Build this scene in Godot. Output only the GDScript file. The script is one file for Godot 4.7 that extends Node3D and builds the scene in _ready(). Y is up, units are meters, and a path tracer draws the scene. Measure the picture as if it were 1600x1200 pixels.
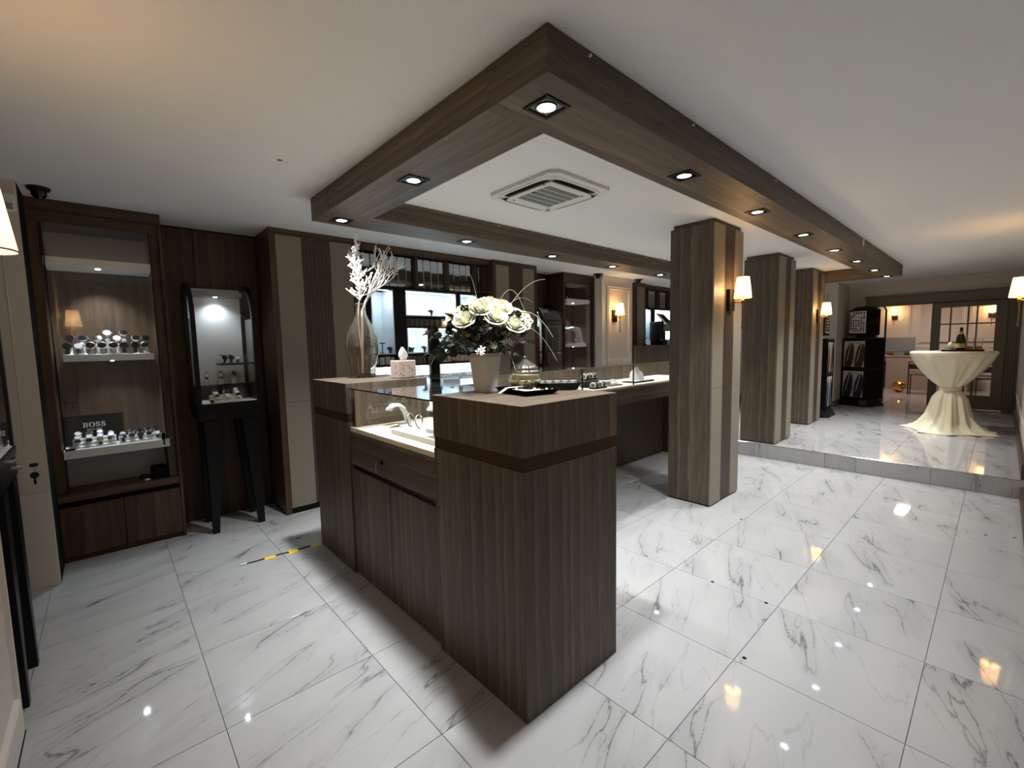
extends Node3D

# ---------- mesh builder ----------
class G:
	var v := PackedVector3Array()
	var n := PackedVector3Array()
	var u := PackedVector2Array()
	func tri(a: Vector3, b: Vector3, c: Vector3, na: Vector3, nb: Vector3, nc: Vector3, ua := Vector2.ZERO, ub := Vector2.ZERO, uc := Vector2.ZERO) -> void:
		if (b - a).cross(c - a).dot(na + nb + nc) > 0.0:
			v.append_array(PackedVector3Array([a, c, b])); n.append_array(PackedVector3Array([na, nc, nb])); u.append_array(PackedVector2Array([ua, uc, ub]))
		else:
			v.append_array(PackedVector3Array([a, b, c])); n.append_array(PackedVector3Array([na, nb, nc])); u.append_array(PackedVector2Array([ua, ub, uc]))
	func quad(a: Vector3, b: Vector3, c: Vector3, d: Vector3, m: Vector3, ua := Vector2.ZERO, ub := Vector2(1, 0), uc := Vector2(1, 1), ud := Vector2(0, 1)) -> void:
		tri(a, b, c, m, m, m, ua, ub, uc); tri(a, c, d, m, m, m, ua, uc, ud)
	func squad(a: Vector3, b: Vector3, c: Vector3, d: Vector3, na: Vector3, nb: Vector3, nc: Vector3, nd: Vector3, ua := Vector2.ZERO, ub := Vector2(1, 0), uc := Vector2(1, 1), ud := Vector2(0, 1)) -> void:
		tri(a, b, c, na, nb, nc, ua, ub, uc); tri(a, c, d, na, nc, nd, ua, uc, ud)
	static func uvp(p: Vector3, i: int, g: int, o: Vector2) -> Vector2:
		var j := (i + 1) % 3
		var k := (i + 2) % 3
		if g == j: return Vector2(p[k], p[j]) + o
		if g == k: return Vector2(p[j], p[k]) + o
		return Vector2(p[j], p[k]) + o
	# chamfered box from corner a to corner b; g = grain axis, c = chamfer, o = texture offset
	func box(a: Vector3, b: Vector3, g := 1, c := 0.002, o := Vector2.ZERO) -> G:
		c = minf(c, minf(absf(b.x - a.x), minf(absf(b.y - a.y), absf(b.z - a.z))) * 0.45)
		var lo := Vector3(minf(a.x, b.x), minf(a.y, b.y), minf(a.z, b.z))
		var hi := Vector3(maxf(a.x, b.x), maxf(a.y, b.y), maxf(a.z, b.z))
		for i in 3:
			var j := (i + 1) % 3
			var k := (i + 2) % 3
			for s in [-1, 1]:
				var m := Vector3.ZERO
				m[i] = s
				var q := []
				for e in [[0, 0], [1, 0], [1, 1], [0, 1]]:
					var p := Vector3.ZERO
					p[i] = hi[i] if s > 0 else lo[i]
					p[j] = hi[j] - c if e[0] else lo[j] + c
					p[k] = hi[k] - c if e[1] else lo[k] + c
					q.append(p)
				quad(q[0], q[1], q[2], q[3], m, uvp(q[0], i, g, o), uvp(q[1], i, g, o), uvp(q[2], i, g, o), uvp(q[3], i, g, o))
				if c <= 0.0: continue
				for t in [-1, 1]:   # edge between face i,s and face j,t, running along k
					var w := []
					for e in 2:
						var p1 := Vector3.ZERO
						var p2 := Vector3.ZERO
						p1[i] = hi[i] if s > 0 else lo[i]; p1[j] = hi[j] - c if t > 0 else lo[j] + c
						p2[i] = hi[i] - c if s > 0 else lo[i] + c; p2[j] = hi[j] if t > 0 else lo[j]
						var kk := hi[k] - c if e else lo[k] + c
						p1[k] = kk; p2[k] = kk
						w.append(p1); w.append(p2)
					var mm := Vector3.ZERO
					mm[i] = s; mm[j] = t
					mm = mm.normalized()
					quad(w[0], w[1], w[3], w[2], mm, uvp(w[0], i, g, o), uvp(w[1], i, g, o), uvp(w[3], i, g, o), uvp(w[2], i, g, o))
		if c > 0.0:
			for s in [-1, 1]:
				for t in [-1, 1]:
					for r in [-1, 1]:
						var e := Vector3(hi.x if s > 0 else lo.x, hi.y if t > 0 else lo.y, hi.z if r > 0 else lo.z)
						var m := Vector3(s, t, r).normalized()
						var x := uvp(e, 0, g, o)
						tri(e - Vector3(0, t * c, r * c), e - Vector3(s * c, 0, r * c), e - Vector3(s * c, t * c, 0), m, m, m, x, x, x)
		return self
	# solid of revolution about +y through c; profile of (radius, height)
	func lathe(pr: Array, c := Vector3.ZERO, seg := 20, bs := Basis(), sq := 1.0) -> G:
		var L := pr.size()
		var ns := []
		for i in L - 1:
			var d: Vector2 = pr[i + 1] - pr[i]
			ns.append(Vector2(d.y, -d.x).normalized() if d.length() > 1e-7 else Vector2.RIGHT)
		for i in L - 1:
			var n0: Vector2 = ns[i]
			var n1: Vector2 = ns[i]
			if i > 0 and ns[i - 1].dot(ns[i]) > 0.6: n0 = (ns[i - 1] + ns[i]).normalized()
			if i < L - 2 and ns[i + 1].dot(ns[i]) > 0.6: n1 = (ns[i + 1] + ns[i]).normalized()
			for s in seg:
				var a0 := TAU * s / seg
				var a1 := TAU * (s + 1) / seg
				var d0 := Vector3(cos(a0), 0, sin(a0) * sq)
				var d1 := Vector3(cos(a1), 0, sin(a1) * sq)
				var p: Array = [c + bs * (d0 * pr[i].x + Vector3.UP * pr[i].y), c + bs * (d1 * pr[i].x + Vector3.UP * pr[i].y), c + bs * (d1 * pr[i + 1].x + Vector3.UP * pr[i + 1].y), c + bs * (d0 * pr[i + 1].x + Vector3.UP * pr[i + 1].y)]
				var q: Array = [bs * (d0 * n0.x + Vector3.UP * n0.y), bs * (d1 * n0.x + Vector3.UP * n0.y), bs * (d1 * n1.x + Vector3.UP * n1.y), bs * (d0 * n1.x + Vector3.UP * n1.y)]
				var y0 := float(i) / (L - 1)
				var y1 := float(i + 1) / (L - 1)
				var x0 := float(s) / seg
				var x1 := float(s + 1) / seg
				if pr[i].x > 1e-6: tri(p[0], p[1], p[2], q[0], q[1], q[2], Vector2(x0, y0), Vector2(x1, y0), Vector2(x1, y1))
				if pr[i + 1].x > 1e-6: tri(p[0], p[2], p[3], q[0], q[2], q[3], Vector2(x0, y0), Vector2(x1, y1), Vector2(x0, y1))
		return self
	func cyl(p: Vector3, q: Vector3, r0: float, r1 := -1.0, seg := 12) -> G:
		if r1 < 0: r1 = r0
		var y := (q - p)
		var h := y.length()
		y = y.normalized()
		var x := (Vector3.RIGHT if absf(y.x) < 0.9 else Vector3.UP).cross(y).normalized()
		return lathe([Vector2(0, 0), Vector2(r0, 0), Vector2(r1, h), Vector2(0, h)], p, seg, Basis(x, y, x.cross(y)))
	func ball(c: Vector3, r: Vector3, seg := 14) -> G:
		var pr := []
		for i in range(0, 9):
			var a := PI * i / 8.0 - PI / 2
			pr.append(Vector2(cos(a) if i % 8 else 0.0, sin(a)))
		return lathe(pr, c, seg, Basis(Vector3(r.x, 0, 0), Vector3(0, r.y, 0), Vector3(0, 0, r.z)))
	func tube(ps: Array, r0: float, r1 := -1.0, seg := 6) -> G:
		if r1 < 0: r1 = r0
		var N := ps.size()
		var prev := Vector3.ZERO
		var rings := []
		var nrm := []
		for i in N:
			var t: Vector3 = (ps[mini(i + 1, N - 1)] - ps[maxi(i - 1, 0)]).normalized()
			if prev == Vector3.ZERO: prev = (Vector3.UP if absf(t.y) < 0.9 else Vector3.RIGHT).cross(t).normalized()
			prev = (prev - t * prev.dot(t)).normalized()
			var w := t.cross(prev)
			var rr := lerpf(r0, r1, float(i) / (N - 1))
			var ring := []
			var nn := []
			for s in seg:
				var a := TAU * s / seg
				var d := prev * cos(a) + w * sin(a)
				ring.append(ps[i] + d * rr); nn.append(d)
			rings.append(ring); nrm.append(nn)
		for i in N - 1:
			for s in seg:
				var e := (s + 1) % seg
				squad(rings[i][s], rings[i][e], rings[i + 1][e], rings[i + 1][s], nrm[i][s], nrm[i][e], nrm[i + 1][e], nrm[i + 1][s])
		for s in range(1, seg - 1):
			var t0: Vector3 = (ps[0] - ps[1]).normalized()
			var t1: Vector3 = (ps[N - 1] - ps[N - 2]).normalized()
			tri(rings[0][0], rings[0][s], rings[0][s + 1], t0, t0, t0)
			tri(rings[N - 1][0], rings[N - 1][s], rings[N - 1][s + 1], t1, t1, t1)
		return self
	# flat polygon (points in order, convex from its first point) extruded by d
	func prism(ps: Array, d: Vector3) -> G:
		var c := Vector3.ZERO
		for p in ps: c += p
		c /= ps.size()
		var dn := d.normalized()
		for i in ps.size():
			var a: Vector3 = ps[i]
			var b: Vector3 = ps[(i + 1) % ps.size()]
			tri(c, a, b, -dn, -dn, -dn); tri(c + d, a + d, b + d, dn, dn, dn)
			var m := (b - a).cross(d).normalized()
			if m.dot(((a + b) * 0.5) - c) < 0: m = -m
			quad(a, b, b + d, a + d, m)
		return self
	# grid of points pts[i][j], smooth
	func sheet(pts: Array, closed := false) -> G:
		var R := pts.size()
		var C: int = pts[0].size()
		var nr := []
		for i in R:
			var row := []
			for j in C:
				var du: Vector3 = pts[mini(i + 1, R - 1)][j] - pts[maxi(i - 1, 0)][j]
				var dv: Vector3
				if closed: dv = pts[i][(j + 1) % C] - pts[i][(j - 1 + C) % C]
				else: dv = pts[i][mini(j + 1, C - 1)] - pts[i][maxi(j - 1, 0)]
				row.append(du.cross(dv).normalized())
			nr.append(row)
		for i in R - 1:
			for j in (C if closed else C - 1):
				var k := (j + 1) % C
				squad(pts[i][j], pts[i][k], pts[i + 1][k], pts[i + 1][j], nr[i][j], nr[i][k], nr[i + 1][k], nr[i + 1][j], Vector2(float(j) / C, float(i) / R), Vector2(float(j + 1) / C, float(i) / R), Vector2(float(j + 1) / C, float(i + 1) / R), Vector2(float(j) / C, float(i + 1) / R))
		return self
	func mesh() -> ArrayMesh:
		var a := []
		a.resize(Mesh.ARRAY_MAX)
		a[Mesh.ARRAY_VERTEX] = v; a[Mesh.ARRAY_NORMAL] = n; a[Mesh.ARRAY_TEX_UV] = u
		var m := ArrayMesh.new()
		m.add_surface_from_arrays(Mesh.PRIMITIVE_TRIANGLES, a)
		return m

# ---------- object helpers ----------
var M := {}
var rng := RandomNumberGenerator.new()
var count := {}

func rf(a: float, b: float) -> float: return rng.randf_range(a, b)
func V(x: float, y: float, z: float) -> Vector3: return Vector3(x, y, z)

func off(p: Node) -> Vector3:
	var s := Vector3.ZERO
	while p != self and p is Node3D:
		s += p.position
		p = p.get_parent()
	return s

func numbered(nm: String) -> String:
	var k: int = count.get(nm, 0)
	count[nm] = k + 1
	return nm if k == 0 else "%s_%03d" % [nm, k]

func put(parent: Node, nm: String, mat: Material, mesh: Mesh) -> MeshInstance3D:
	var o := MeshInstance3D.new()
	o.mesh = mesh
	o.material_override = mat
	o.cast_shadow = GeometryInstance3D.SHADOW_CASTING_SETTING_ON
	if parent == self:
		o.name = numbered(nm)
	else:
		var k := 0
		var s := nm
		while parent.has_node(s):
			k += 1
			s = "%s_%03d" % [nm, k]
		o.name = s
		o.position = -off(parent)
	parent.add_child(o, true)
	return o

func mk(parent: Node, nm: String, mat: Material, g: G) -> MeshInstance3D: return put(parent, nm, mat, g.mesh())
func bx(parent: Node, nm: String, mat: Material, a: Vector3, b: Vector3, g := 1, c := 0.002) -> MeshInstance3D:
	return put(parent, nm, mat, G.new().box(a, b, g, c, Vector2(rf(0, 3), rf(0, 3))).mesh())

func tag(o: Node, label: String, cat: String, group := "") -> Node:
	o.set_meta("label", label); o.set_meta("category", cat)
	if group: o.set_meta("group", group)
	return o

func thing(nm: String, label: String, cat: String, at := Vector3.ZERO, group := "") -> Node3D:
	var o := Node3D.new()
	o.name = numbered(nm)
	o.position = at
	add_child(o)
	tag(o, label, cat, group)
	return o

func dup(o: Node3D, nm: String, at: Vector3, turn: float, label: String, group := "") -> Node3D:
	var c: Node3D = o.duplicate()
	c.name = numbered(nm)
	add_child(c)
	c.position = at
	c.rotation.y = turn
	c.set_meta("label", label)
	if group: c.set_meta("group", group)
	return c

func struct(nm: String, mat: Material, a: Vector3, b: Vector3, g := 1, c := 0.002) -> MeshInstance3D:
	var o := bx(self, nm, mat, a, b, g, c)
	o.set_meta("kind", "structure")
	return o

func omni(at: Vector3, col: Color, e: float, size: float) -> void:
	var l := OmniLight3D.new()
	l.name = numbered("bulb_light"); l.position = at; l.light_color = col; l.light_energy = e; l.light_size = size
	l.omni_range = 20; l.omni_attenuation = 2; l.shadow_enabled = true
	add_child(l)

func spot(at: Vector3, dir: Vector3, col: Color, e: float, ang: float, size: float, soft := 0.6) -> void:
	var l := SpotLight3D.new()
	l.name = numbered("spot_light"); l.light_color = col; l.light_energy = e; l.light_size = size
	l.spot_angle = ang; l.spot_angle_attenuation = soft; l.spot_range = 20; l.spot_attenuation = 2; l.shadow_enabled = true
	l.look_at_from_position(at, at + dir, Vector3.FORWARD if absf(dir.y) > 0.9 else Vector3.UP)
	add_child(l)

func area(at: Vector3, dir: Vector3, sx: float, sy: float, col: Color, e: float) -> void:
	var l := AreaLight3D.new()
	l.name = numbered("panel_light"); l.light_color = col; l.light_energy = e; l.area_size = Vector2(sx, sy)
	l.area_range = 20; l.area_attenuation = 2; l.shadow_enabled = true
	l.look_at_from_position(at, at + dir, Vector3.FORWARD if absf(dir.y) > 0.9 else Vector3.UP)
	add_child(l)

# ---------- materials ----------
func mat(nm: String, c: Color, rough := 0.5, metal := 0.0, spec := 0.5) -> StandardMaterial3D:
	var m := StandardMaterial3D.new()
	m.resource_name = nm; m.albedo_color = c; m.roughness = rough; m.metallic = metal; m.metallic_specular = spec
	M[nm] = m
	return m

func glass(nm: String, c: Color, a: float) -> StandardMaterial3D:
	var m := mat(nm, Color(c, a), 0.02)
	m.transparency = BaseMaterial3D.TRANSPARENCY_ALPHA
	return m

func glow(nm: String, c: Color, e: float) -> StandardMaterial3D:
	var m := mat(nm, c, 0.5)
	m.emission_enabled = true; m.emission = c; m.emission_energy_multiplier = e
	return m

func noise_bytes(w: int, h: int, fr: float, sd: int, oct := 3, warp := 0.0) -> PackedByteArray:
	var f := FastNoiseLite.new()
	f.noise_type = FastNoiseLite.TYPE_SIMPLEX_SMOOTH
	f.seed = sd; f.frequency = fr; f.fractal_octaves = oct
	if warp > 0:
		f.domain_warp_enabled = true; f.domain_warp_amplitude = warp; f.domain_warp_frequency = fr * 1.4; f.domain_warp_fractal_octaves = 4
	return f.get_seamless_image(w, h, false, false, 0.15).get_data()

func stretch(b: PackedByteArray, w: int, h: int, W: int, H: int) -> PackedByteArray:
	var im := Image.create_from_data(w, h, false, Image.FORMAT_L8, b)
	im.resize(W, H, Image.INTERPOLATE_CUBIC)
	return im.get_data()

func tex(w: int, h: int, d: PackedByteArray) -> ImageTexture:
	return ImageTexture.create_from_image(Image.create_from_data(w, h, false, Image.FORMAT_RGB8, d))

func wood_texture(sd: int, tint: Vector3) -> ImageTexture:
	var W := 768
	var H := 768
	var fine := stretch(noise_bytes(W, 48, 0.16, sd, 4), W, 48, W, H)
	var mid := stretch(noise_bytes(W, 96, 0.03, sd + 5, 3, 10.0), W, 96, W, H)
	var r := RandomNumberGenerator.new()
	r.seed = sd
	var tone := PackedFloat32Array()
	tone.resize(W)
	var x := 0
	while x < W:
		var w := r.randi_range(38, 116)
		var t := r.randf_range(0.86, 1.08)
		for i in w:
			if x + i < W: tone[x + i] = t * (1.0 + (0.20 if i < 3 else 0.11 * maxf(0.0, 1.0 - i / 24.0)) - 0.12 * float(i) / w)
		x += w
	var d := PackedByteArray()
	d.resize(W * H * 3)
	for y in H:
		for i in W:
			var k := y * W + i
			var wob := (mid[k] - 128) / 22
			var t := tone[(i + wob + W) % W] * (0.86 + (fine[k] - 128) * 0.0012 + (mid[k] - 128) * 0.0010 + 0.14)
			var e := k * 3
			d[e] = clampi(int(tint.x * t), 0, 255); d[e + 1] = clampi(int(tint.y * t), 0, 255); d[e + 2] = clampi(int(tint.z * t), 0, 255)
	return tex(W, H, d)

func marble_texture() -> ImageTexture:
	var S := 1536
	var a := stretch(noise_bytes(S / 4, S, 0.0050, 11, 4, 30.0), S / 4, S, S, S)
	var b := stretch(noise_bytes(S / 4, S, 0.0085, 23, 4, 24.0), S / 4, S, S, S)
	var c := noise_bytes(S, S, 0.0028, 37, 3)
	var d := PackedByteArray()
	d.resize(S * S * 3)
	for k in S * S:
		var m := clampf((c[k] - 104) * 0.018, 0.0, 1.0)
		var q := absf(a[k] - 128.0)
		var v := 0.0
		if q < 3.4: v = (1.0 - q / 3.4) * (0.22 + 0.78 * m)
		var q2 := absf(b[k] - 132.0)
		if q2 < 2.6: v = maxf(v, (1.0 - q2 / 2.6) * 0.45 * m)
		var cl := clampf((150.0 - q * 2.2) / 150.0, 0.0, 1.0) * m * 10.0
		var s := 166.0 - v * 56.0 - cl
		var e := k * 3
		d[e] = int(s); d[e + 1] = int(s + v * 1.5); d[e + 2] = int(s + v * 1.0)
	return tex(S, S, d)

func make_materials() -> void:
	var wt := wood_texture(3, Vector3(97, 85, 71))
	for q in [["wood", Color.WHITE, 0.5], ["wood_dark", Color(0.80, 0.72, 0.66), 0.42]]:
		var m := mat(q[0], q[1], q[2])
		m.albedo_texture = wt
		m.metallic_specular = 0.38
		m.uv1_scale = Vector3(1.0 / 0.9, 1.0 / 1.9, 1)
	var mt := marble_texture()
	for q in [["marble", Color.WHITE, 0.04]]:
		var m := mat(q[0], q[1], q[2])
		m.albedo_texture = mt
		m.uv1_scale = Vector3(1.0 / 4.0, 1.0 / 2.6, 1)
	mat("grout", Color(0.55, 0.55, 0.54), 0.8)
	var pl := mat("ceiling_paint", Color(0.885, 0.888, 0.888), 0.85)
	var nt := NoiseTexture2D.new()
	nt.width = 256; nt.height = 256; nt.seamless = true
	var fn := FastNoiseLite.new()
	fn.seed = 5; fn.frequency = 0.06; fn.fractal_octaves = 4
	nt.noise = fn
	pl.heightmap_enabled = true; pl.heightmap_texture = nt; pl.heightmap_scale = 0.06; pl.uv1_triplanar = true; pl.uv1_world_triplanar = true; pl.uv1_scale = Vector3(3, 3, 3)
	mat("wall_paint", Color(0.78, 0.75, 0.71), 0.7)
	mat("trim_paint", Color(0.80, 0.77, 0.73), 0.5)
	mat("beige", Color(0.50, 0.465, 0.41), 0.5)
	mat("rib_wood", Color(0.25, 0.205, 0.165), 0.45)
	mat("bronze_band", Color(0.25, 0.185, 0.10), 0.5, 0.0, 0.25)
	mat("black", Color(0.055, 0.052, 0.05), 0.4, 0.0, 0.35)
	mat("black_matt", Color(0.04, 0.039, 0.038), 0.8, 0.0, 0.3)
	mat("black_gloss", Color(0.02, 0.02, 0.02), 0.12)
	mat("white_gloss", Color(0.85, 0.85, 0.85), 0.2)
	mat("white", Color(0.86, 0.86, 0.85), 0.5)
	mat("niche_white", Color(0.86, 0.90, 0.92), 0.6)
	mat("cream", Color(0.86, 0.83, 0.74), 0.55)
	mat("leather_white", Color(0.84, 0.84, 0.83), 0.4)
	mat("grey_panel", Color(0.60, 0.61, 0.61), 0.25)
	mat("mirror", Color(0.72, 0.74, 0.75), 0.04, 1.0)
	mat("steel", Color(0.80, 0.80, 0.80), 0.2, 1.0)
	mat("gold", Color(0.85, 0.66, 0.32), 0.2, 1.0)
	mat("brass", Color(0.55, 0.40, 0.24), 0.25, 1.0)
	mat("bronze", Color(0.16, 0.105, 0.07), 0.35, 0.6)
	mat("ac_white", Color(0.84, 0.85, 0.83), 0.4)
	mat("ac_mesh", Color(0.42, 0.44, 0.43), 0.6)
	mat("ceramic", Color(0.80, 0.79, 0.76), 0.18)
	mat("cloth", Color(0.86, 0.83, 0.73), 0.75)
	mat("door_wood", Color(0.42, 0.395, 0.35), 0.5)
	mat("branch", Color(0.92, 0.90, 0.88), 0.6)
	mat("leaf", Color(0.10, 0.17, 0.07), 0.5)
	mat("leaf_grey", Color(0.20, 0.26, 0.18), 0.5)
	mat("blossom", Color(0.93, 0.90, 0.92), 0.6)
	mat("grass_blade", Color(0.74, 0.75, 0.64), 0.45)
	mat("rose", Color(0.94, 0.935, 0.85), 0.6)
	M.rose.backlight_enabled = true; M.rose.backlight = Color(0.2, 0.2, 0.12)
	mat("tape", Color(0.88, 0.74, 0.05), 0.5)
	mat("silver_lid", Color(0.62, 0.60, 0.56), 0.22, 0.9)
	mat("tissue", Color(0.93, 0.93, 0.92), 0.9)
	mat("candy_gold", Color(0.80, 0.58, 0.22), 0.3, 0.6)
	mat("candy_white", Color(0.90, 0.87, 0.80), 0.5)
	mat("screen", Color(0.02, 0.022, 0.025), 0.1)
	mat("aluminium", Color(0.62, 0.63, 0.64), 0.35, 0.8)
	mat("desk_pink", Color(0.56, 0.50, 0.455), 0.5)
	mat("chair_wood", Color(0.22, 0.12, 0.08), 0.4)
	mat("bottle_green", Color(0.05, 0.075, 0.02), 0.08)
	mat("paper_label", Color(0.78, 0.68, 0.48), 0.6)
	mat("juice", Color(0.78, 0.50, 0.08), 0.3)
	mat("tray_red", Color(0.16, 0.05, 0.04), 0.25)
	mat("strap_black", Color(0.03, 0.028, 0.026), 0.5)
	mat("strap_brown", Color(0.20, 0.11, 0.06), 0.55)
	mat("dial_white", Color(0.85, 0.85, 0.84), 0.3)
	mat("dial_green", Color(0.12, 0.15, 0.08), 0.25)
	mat("velvet_grey", Color(0.42, 0.43, 0.38), 0.8)
	mat("red_dark", Color(0.22, 0.04, 0.04), 0.6)
	mat("stone_pink", Color(0.74, 0.66, 0.62), 0.55)
	mat("stone_dark", Color(0.33, 0.27, 0.25), 0.55)
	glass("glass_pane", Color(0.9, 0.95, 0.93), 0.004)
	for q in [["glass_bowl", Color(0.97, 0.95, 0.86, 0.03)], ["glass_smoke", Color(0.93, 0.89, 0.83, 0.02)]]:
		var m := mat(q[0], q[1], 0.02)
		m.refraction_enabled = true; m.refraction_scale = 0.05
	var sh := glow("shade", Color(1.0, 0.92, 0.73), 1.35)
	sh.roughness = 0.8
	sh.backlight_enabled = true; sh.backlight = Color(0.6, 0.54, 0.40)
	glow("lamp_disc", Color(0.93, 0.97, 1.0), 14.0)
	glow("led_strip", Color(0.93, 0.97, 1.0), 6.0)
	glow("led_dot", Color(0.93, 0.97, 1.0), 20.0)
	glow("bulb", Color(1.0, 0.82, 0.55), 12.0)

# ---------- scene ----------
const CE := 2.541          # ceiling
const UP := 0.175          # raised floor
const BB := 2.388          # underside of the timber frame
const WARM := Color(1.0, 0.80, 0.54)
const COOL := Color(0.985, 0.995, 1.0)
const LED := Color(0.90, 0.96, 1.0)

func _ready() -> void:
	rng.seed = 7
	var cam := Camera3D.new()
	cam.name = "camera"
	cam.position = Vector3(0, 1.5, 0)
	cam.basis = Basis(Vector3.UP, -0.737636718) * Basis(Vector3.RIGHT, -0.0893226072) * Basis(Vector3.BACK, -0.0201749072)
	cam.fov = rad_to_deg(2.0 * atan(600.0 / 696.293))
	cam.near = 0.02; cam.far = 60
	add_child(cam)
	cam.current = true
	var env := Environment.new()
	env.background_mode = Environment.BG_COLOR
	env.background_color = Color(0, 0, 0)
	env.tonemap_mode = Environment.TONE_MAPPER_LINEAR
	env.tonemap_exposure = 1.12
	env.sdfgi_enabled = true; env.ssao_enabled = true; env.ssil_enabled = true
	var we := WorldEnvironment.new()
	we.name = "environment"; we.environment = env
	add_child(we)
	make_materials()
	build_shell()
	build_frame()
	build_pillars()
	build_counter()
	build_back_wall()
	build_far_end()
	build_small()

# ---------- room ----------
func tiles(parent: Node, x0: float, x1: float, z0: float, z1: float, y: float, k0: float) -> void:
	var S := 0.61
	var i := int(floor((x0 - k0) / S))
	while k0 + i * S < x1:
		var xa := maxf(x0, k0 + i * S)
		var xb := minf(x1, k0 + (i + 1) * S)
		i += 1
		if xb - xa < 0.02: continue
		var j := int(floor((z0 + 0.165) / S))
		while -0.165 + j * S < z1:
			var za := maxf(z0, -0.165 + j * S)
			var zb := minf(z1, -0.165 + (j + 1) * S)
			j += 1
			if zb - za < 0.02: continue
			put(parent, "tile", M.marble, tile_mesh(xa, xb, za, zb, y))

func tile_mesh(xa: float, xb: float, za: float, zb: float, y: float) -> ArrayMesh:
	var g := G.new()
	g.box(V(xa + 0.0013, y - 0.009, za + 0.0013), V(xb - 0.0013, y, zb - 0.0013), 0, 0.0008)
	var an := 0.35 + (PI if rng.randf() < 0.5 else 0.0) + rf(-0.08, 0.08)
	var o := Vector2(rf(0, 2.6), rf(0, 2.6))
	for k in g.v.size():
		var p := Vector2(g.v[k].x - xa, g.v[k].z - za).rotated(an)
		g.u[k] = p + o
	return g.mesh()

func molding(parent: Node, nm: String, ps: Array, nrm: Vector3, w := 0.035, d := 0.014) -> void:
	# picture-frame moulding: four mitred bars round the rectangle ps on a wall with outward normal nrm
	var c: Vector3 = (ps[0] + ps[1] + ps[2] + ps[3]) / 4.0
	var g := G.new()
	for i in 4:
		var a: Vector3 = ps[i]
		var b: Vector3 = ps[(i + 1) % 4]
		var t := (b - a).normalized()
		var inn := nrm.cross(t)
		if inn.dot(c - a) < 0: inn = -inn
		var o := [a, b]
		var prof := [[0.0, 0.0], [0.006, d], [w * 0.5, d * 0.55], [w - 0.006, d], [w, 0.0]]
		for k in prof.size() - 1:
			var p: Array = prof[k]
			var q: Array = prof[k + 1]
			var A: Vector3 = a + (inn + t) * p[0] + nrm * p[1]
			var B: Vector3 = b + (inn - t) * p[0] + nrm * p[1]
			var C: Vector3 = b + (inn - t) * q[0] + nrm * q[1]
			var D: Vector3 = a + (inn + t) * q[0] + nrm * q[1]
			var m: Vector3 = (B - A).cross(D - A).normalized()
			if m.dot(nrm) < 0: m = -m
			g.quad(A, B, C, D, m)
	mk(parent, nm, M.trim_paint, g)

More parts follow.
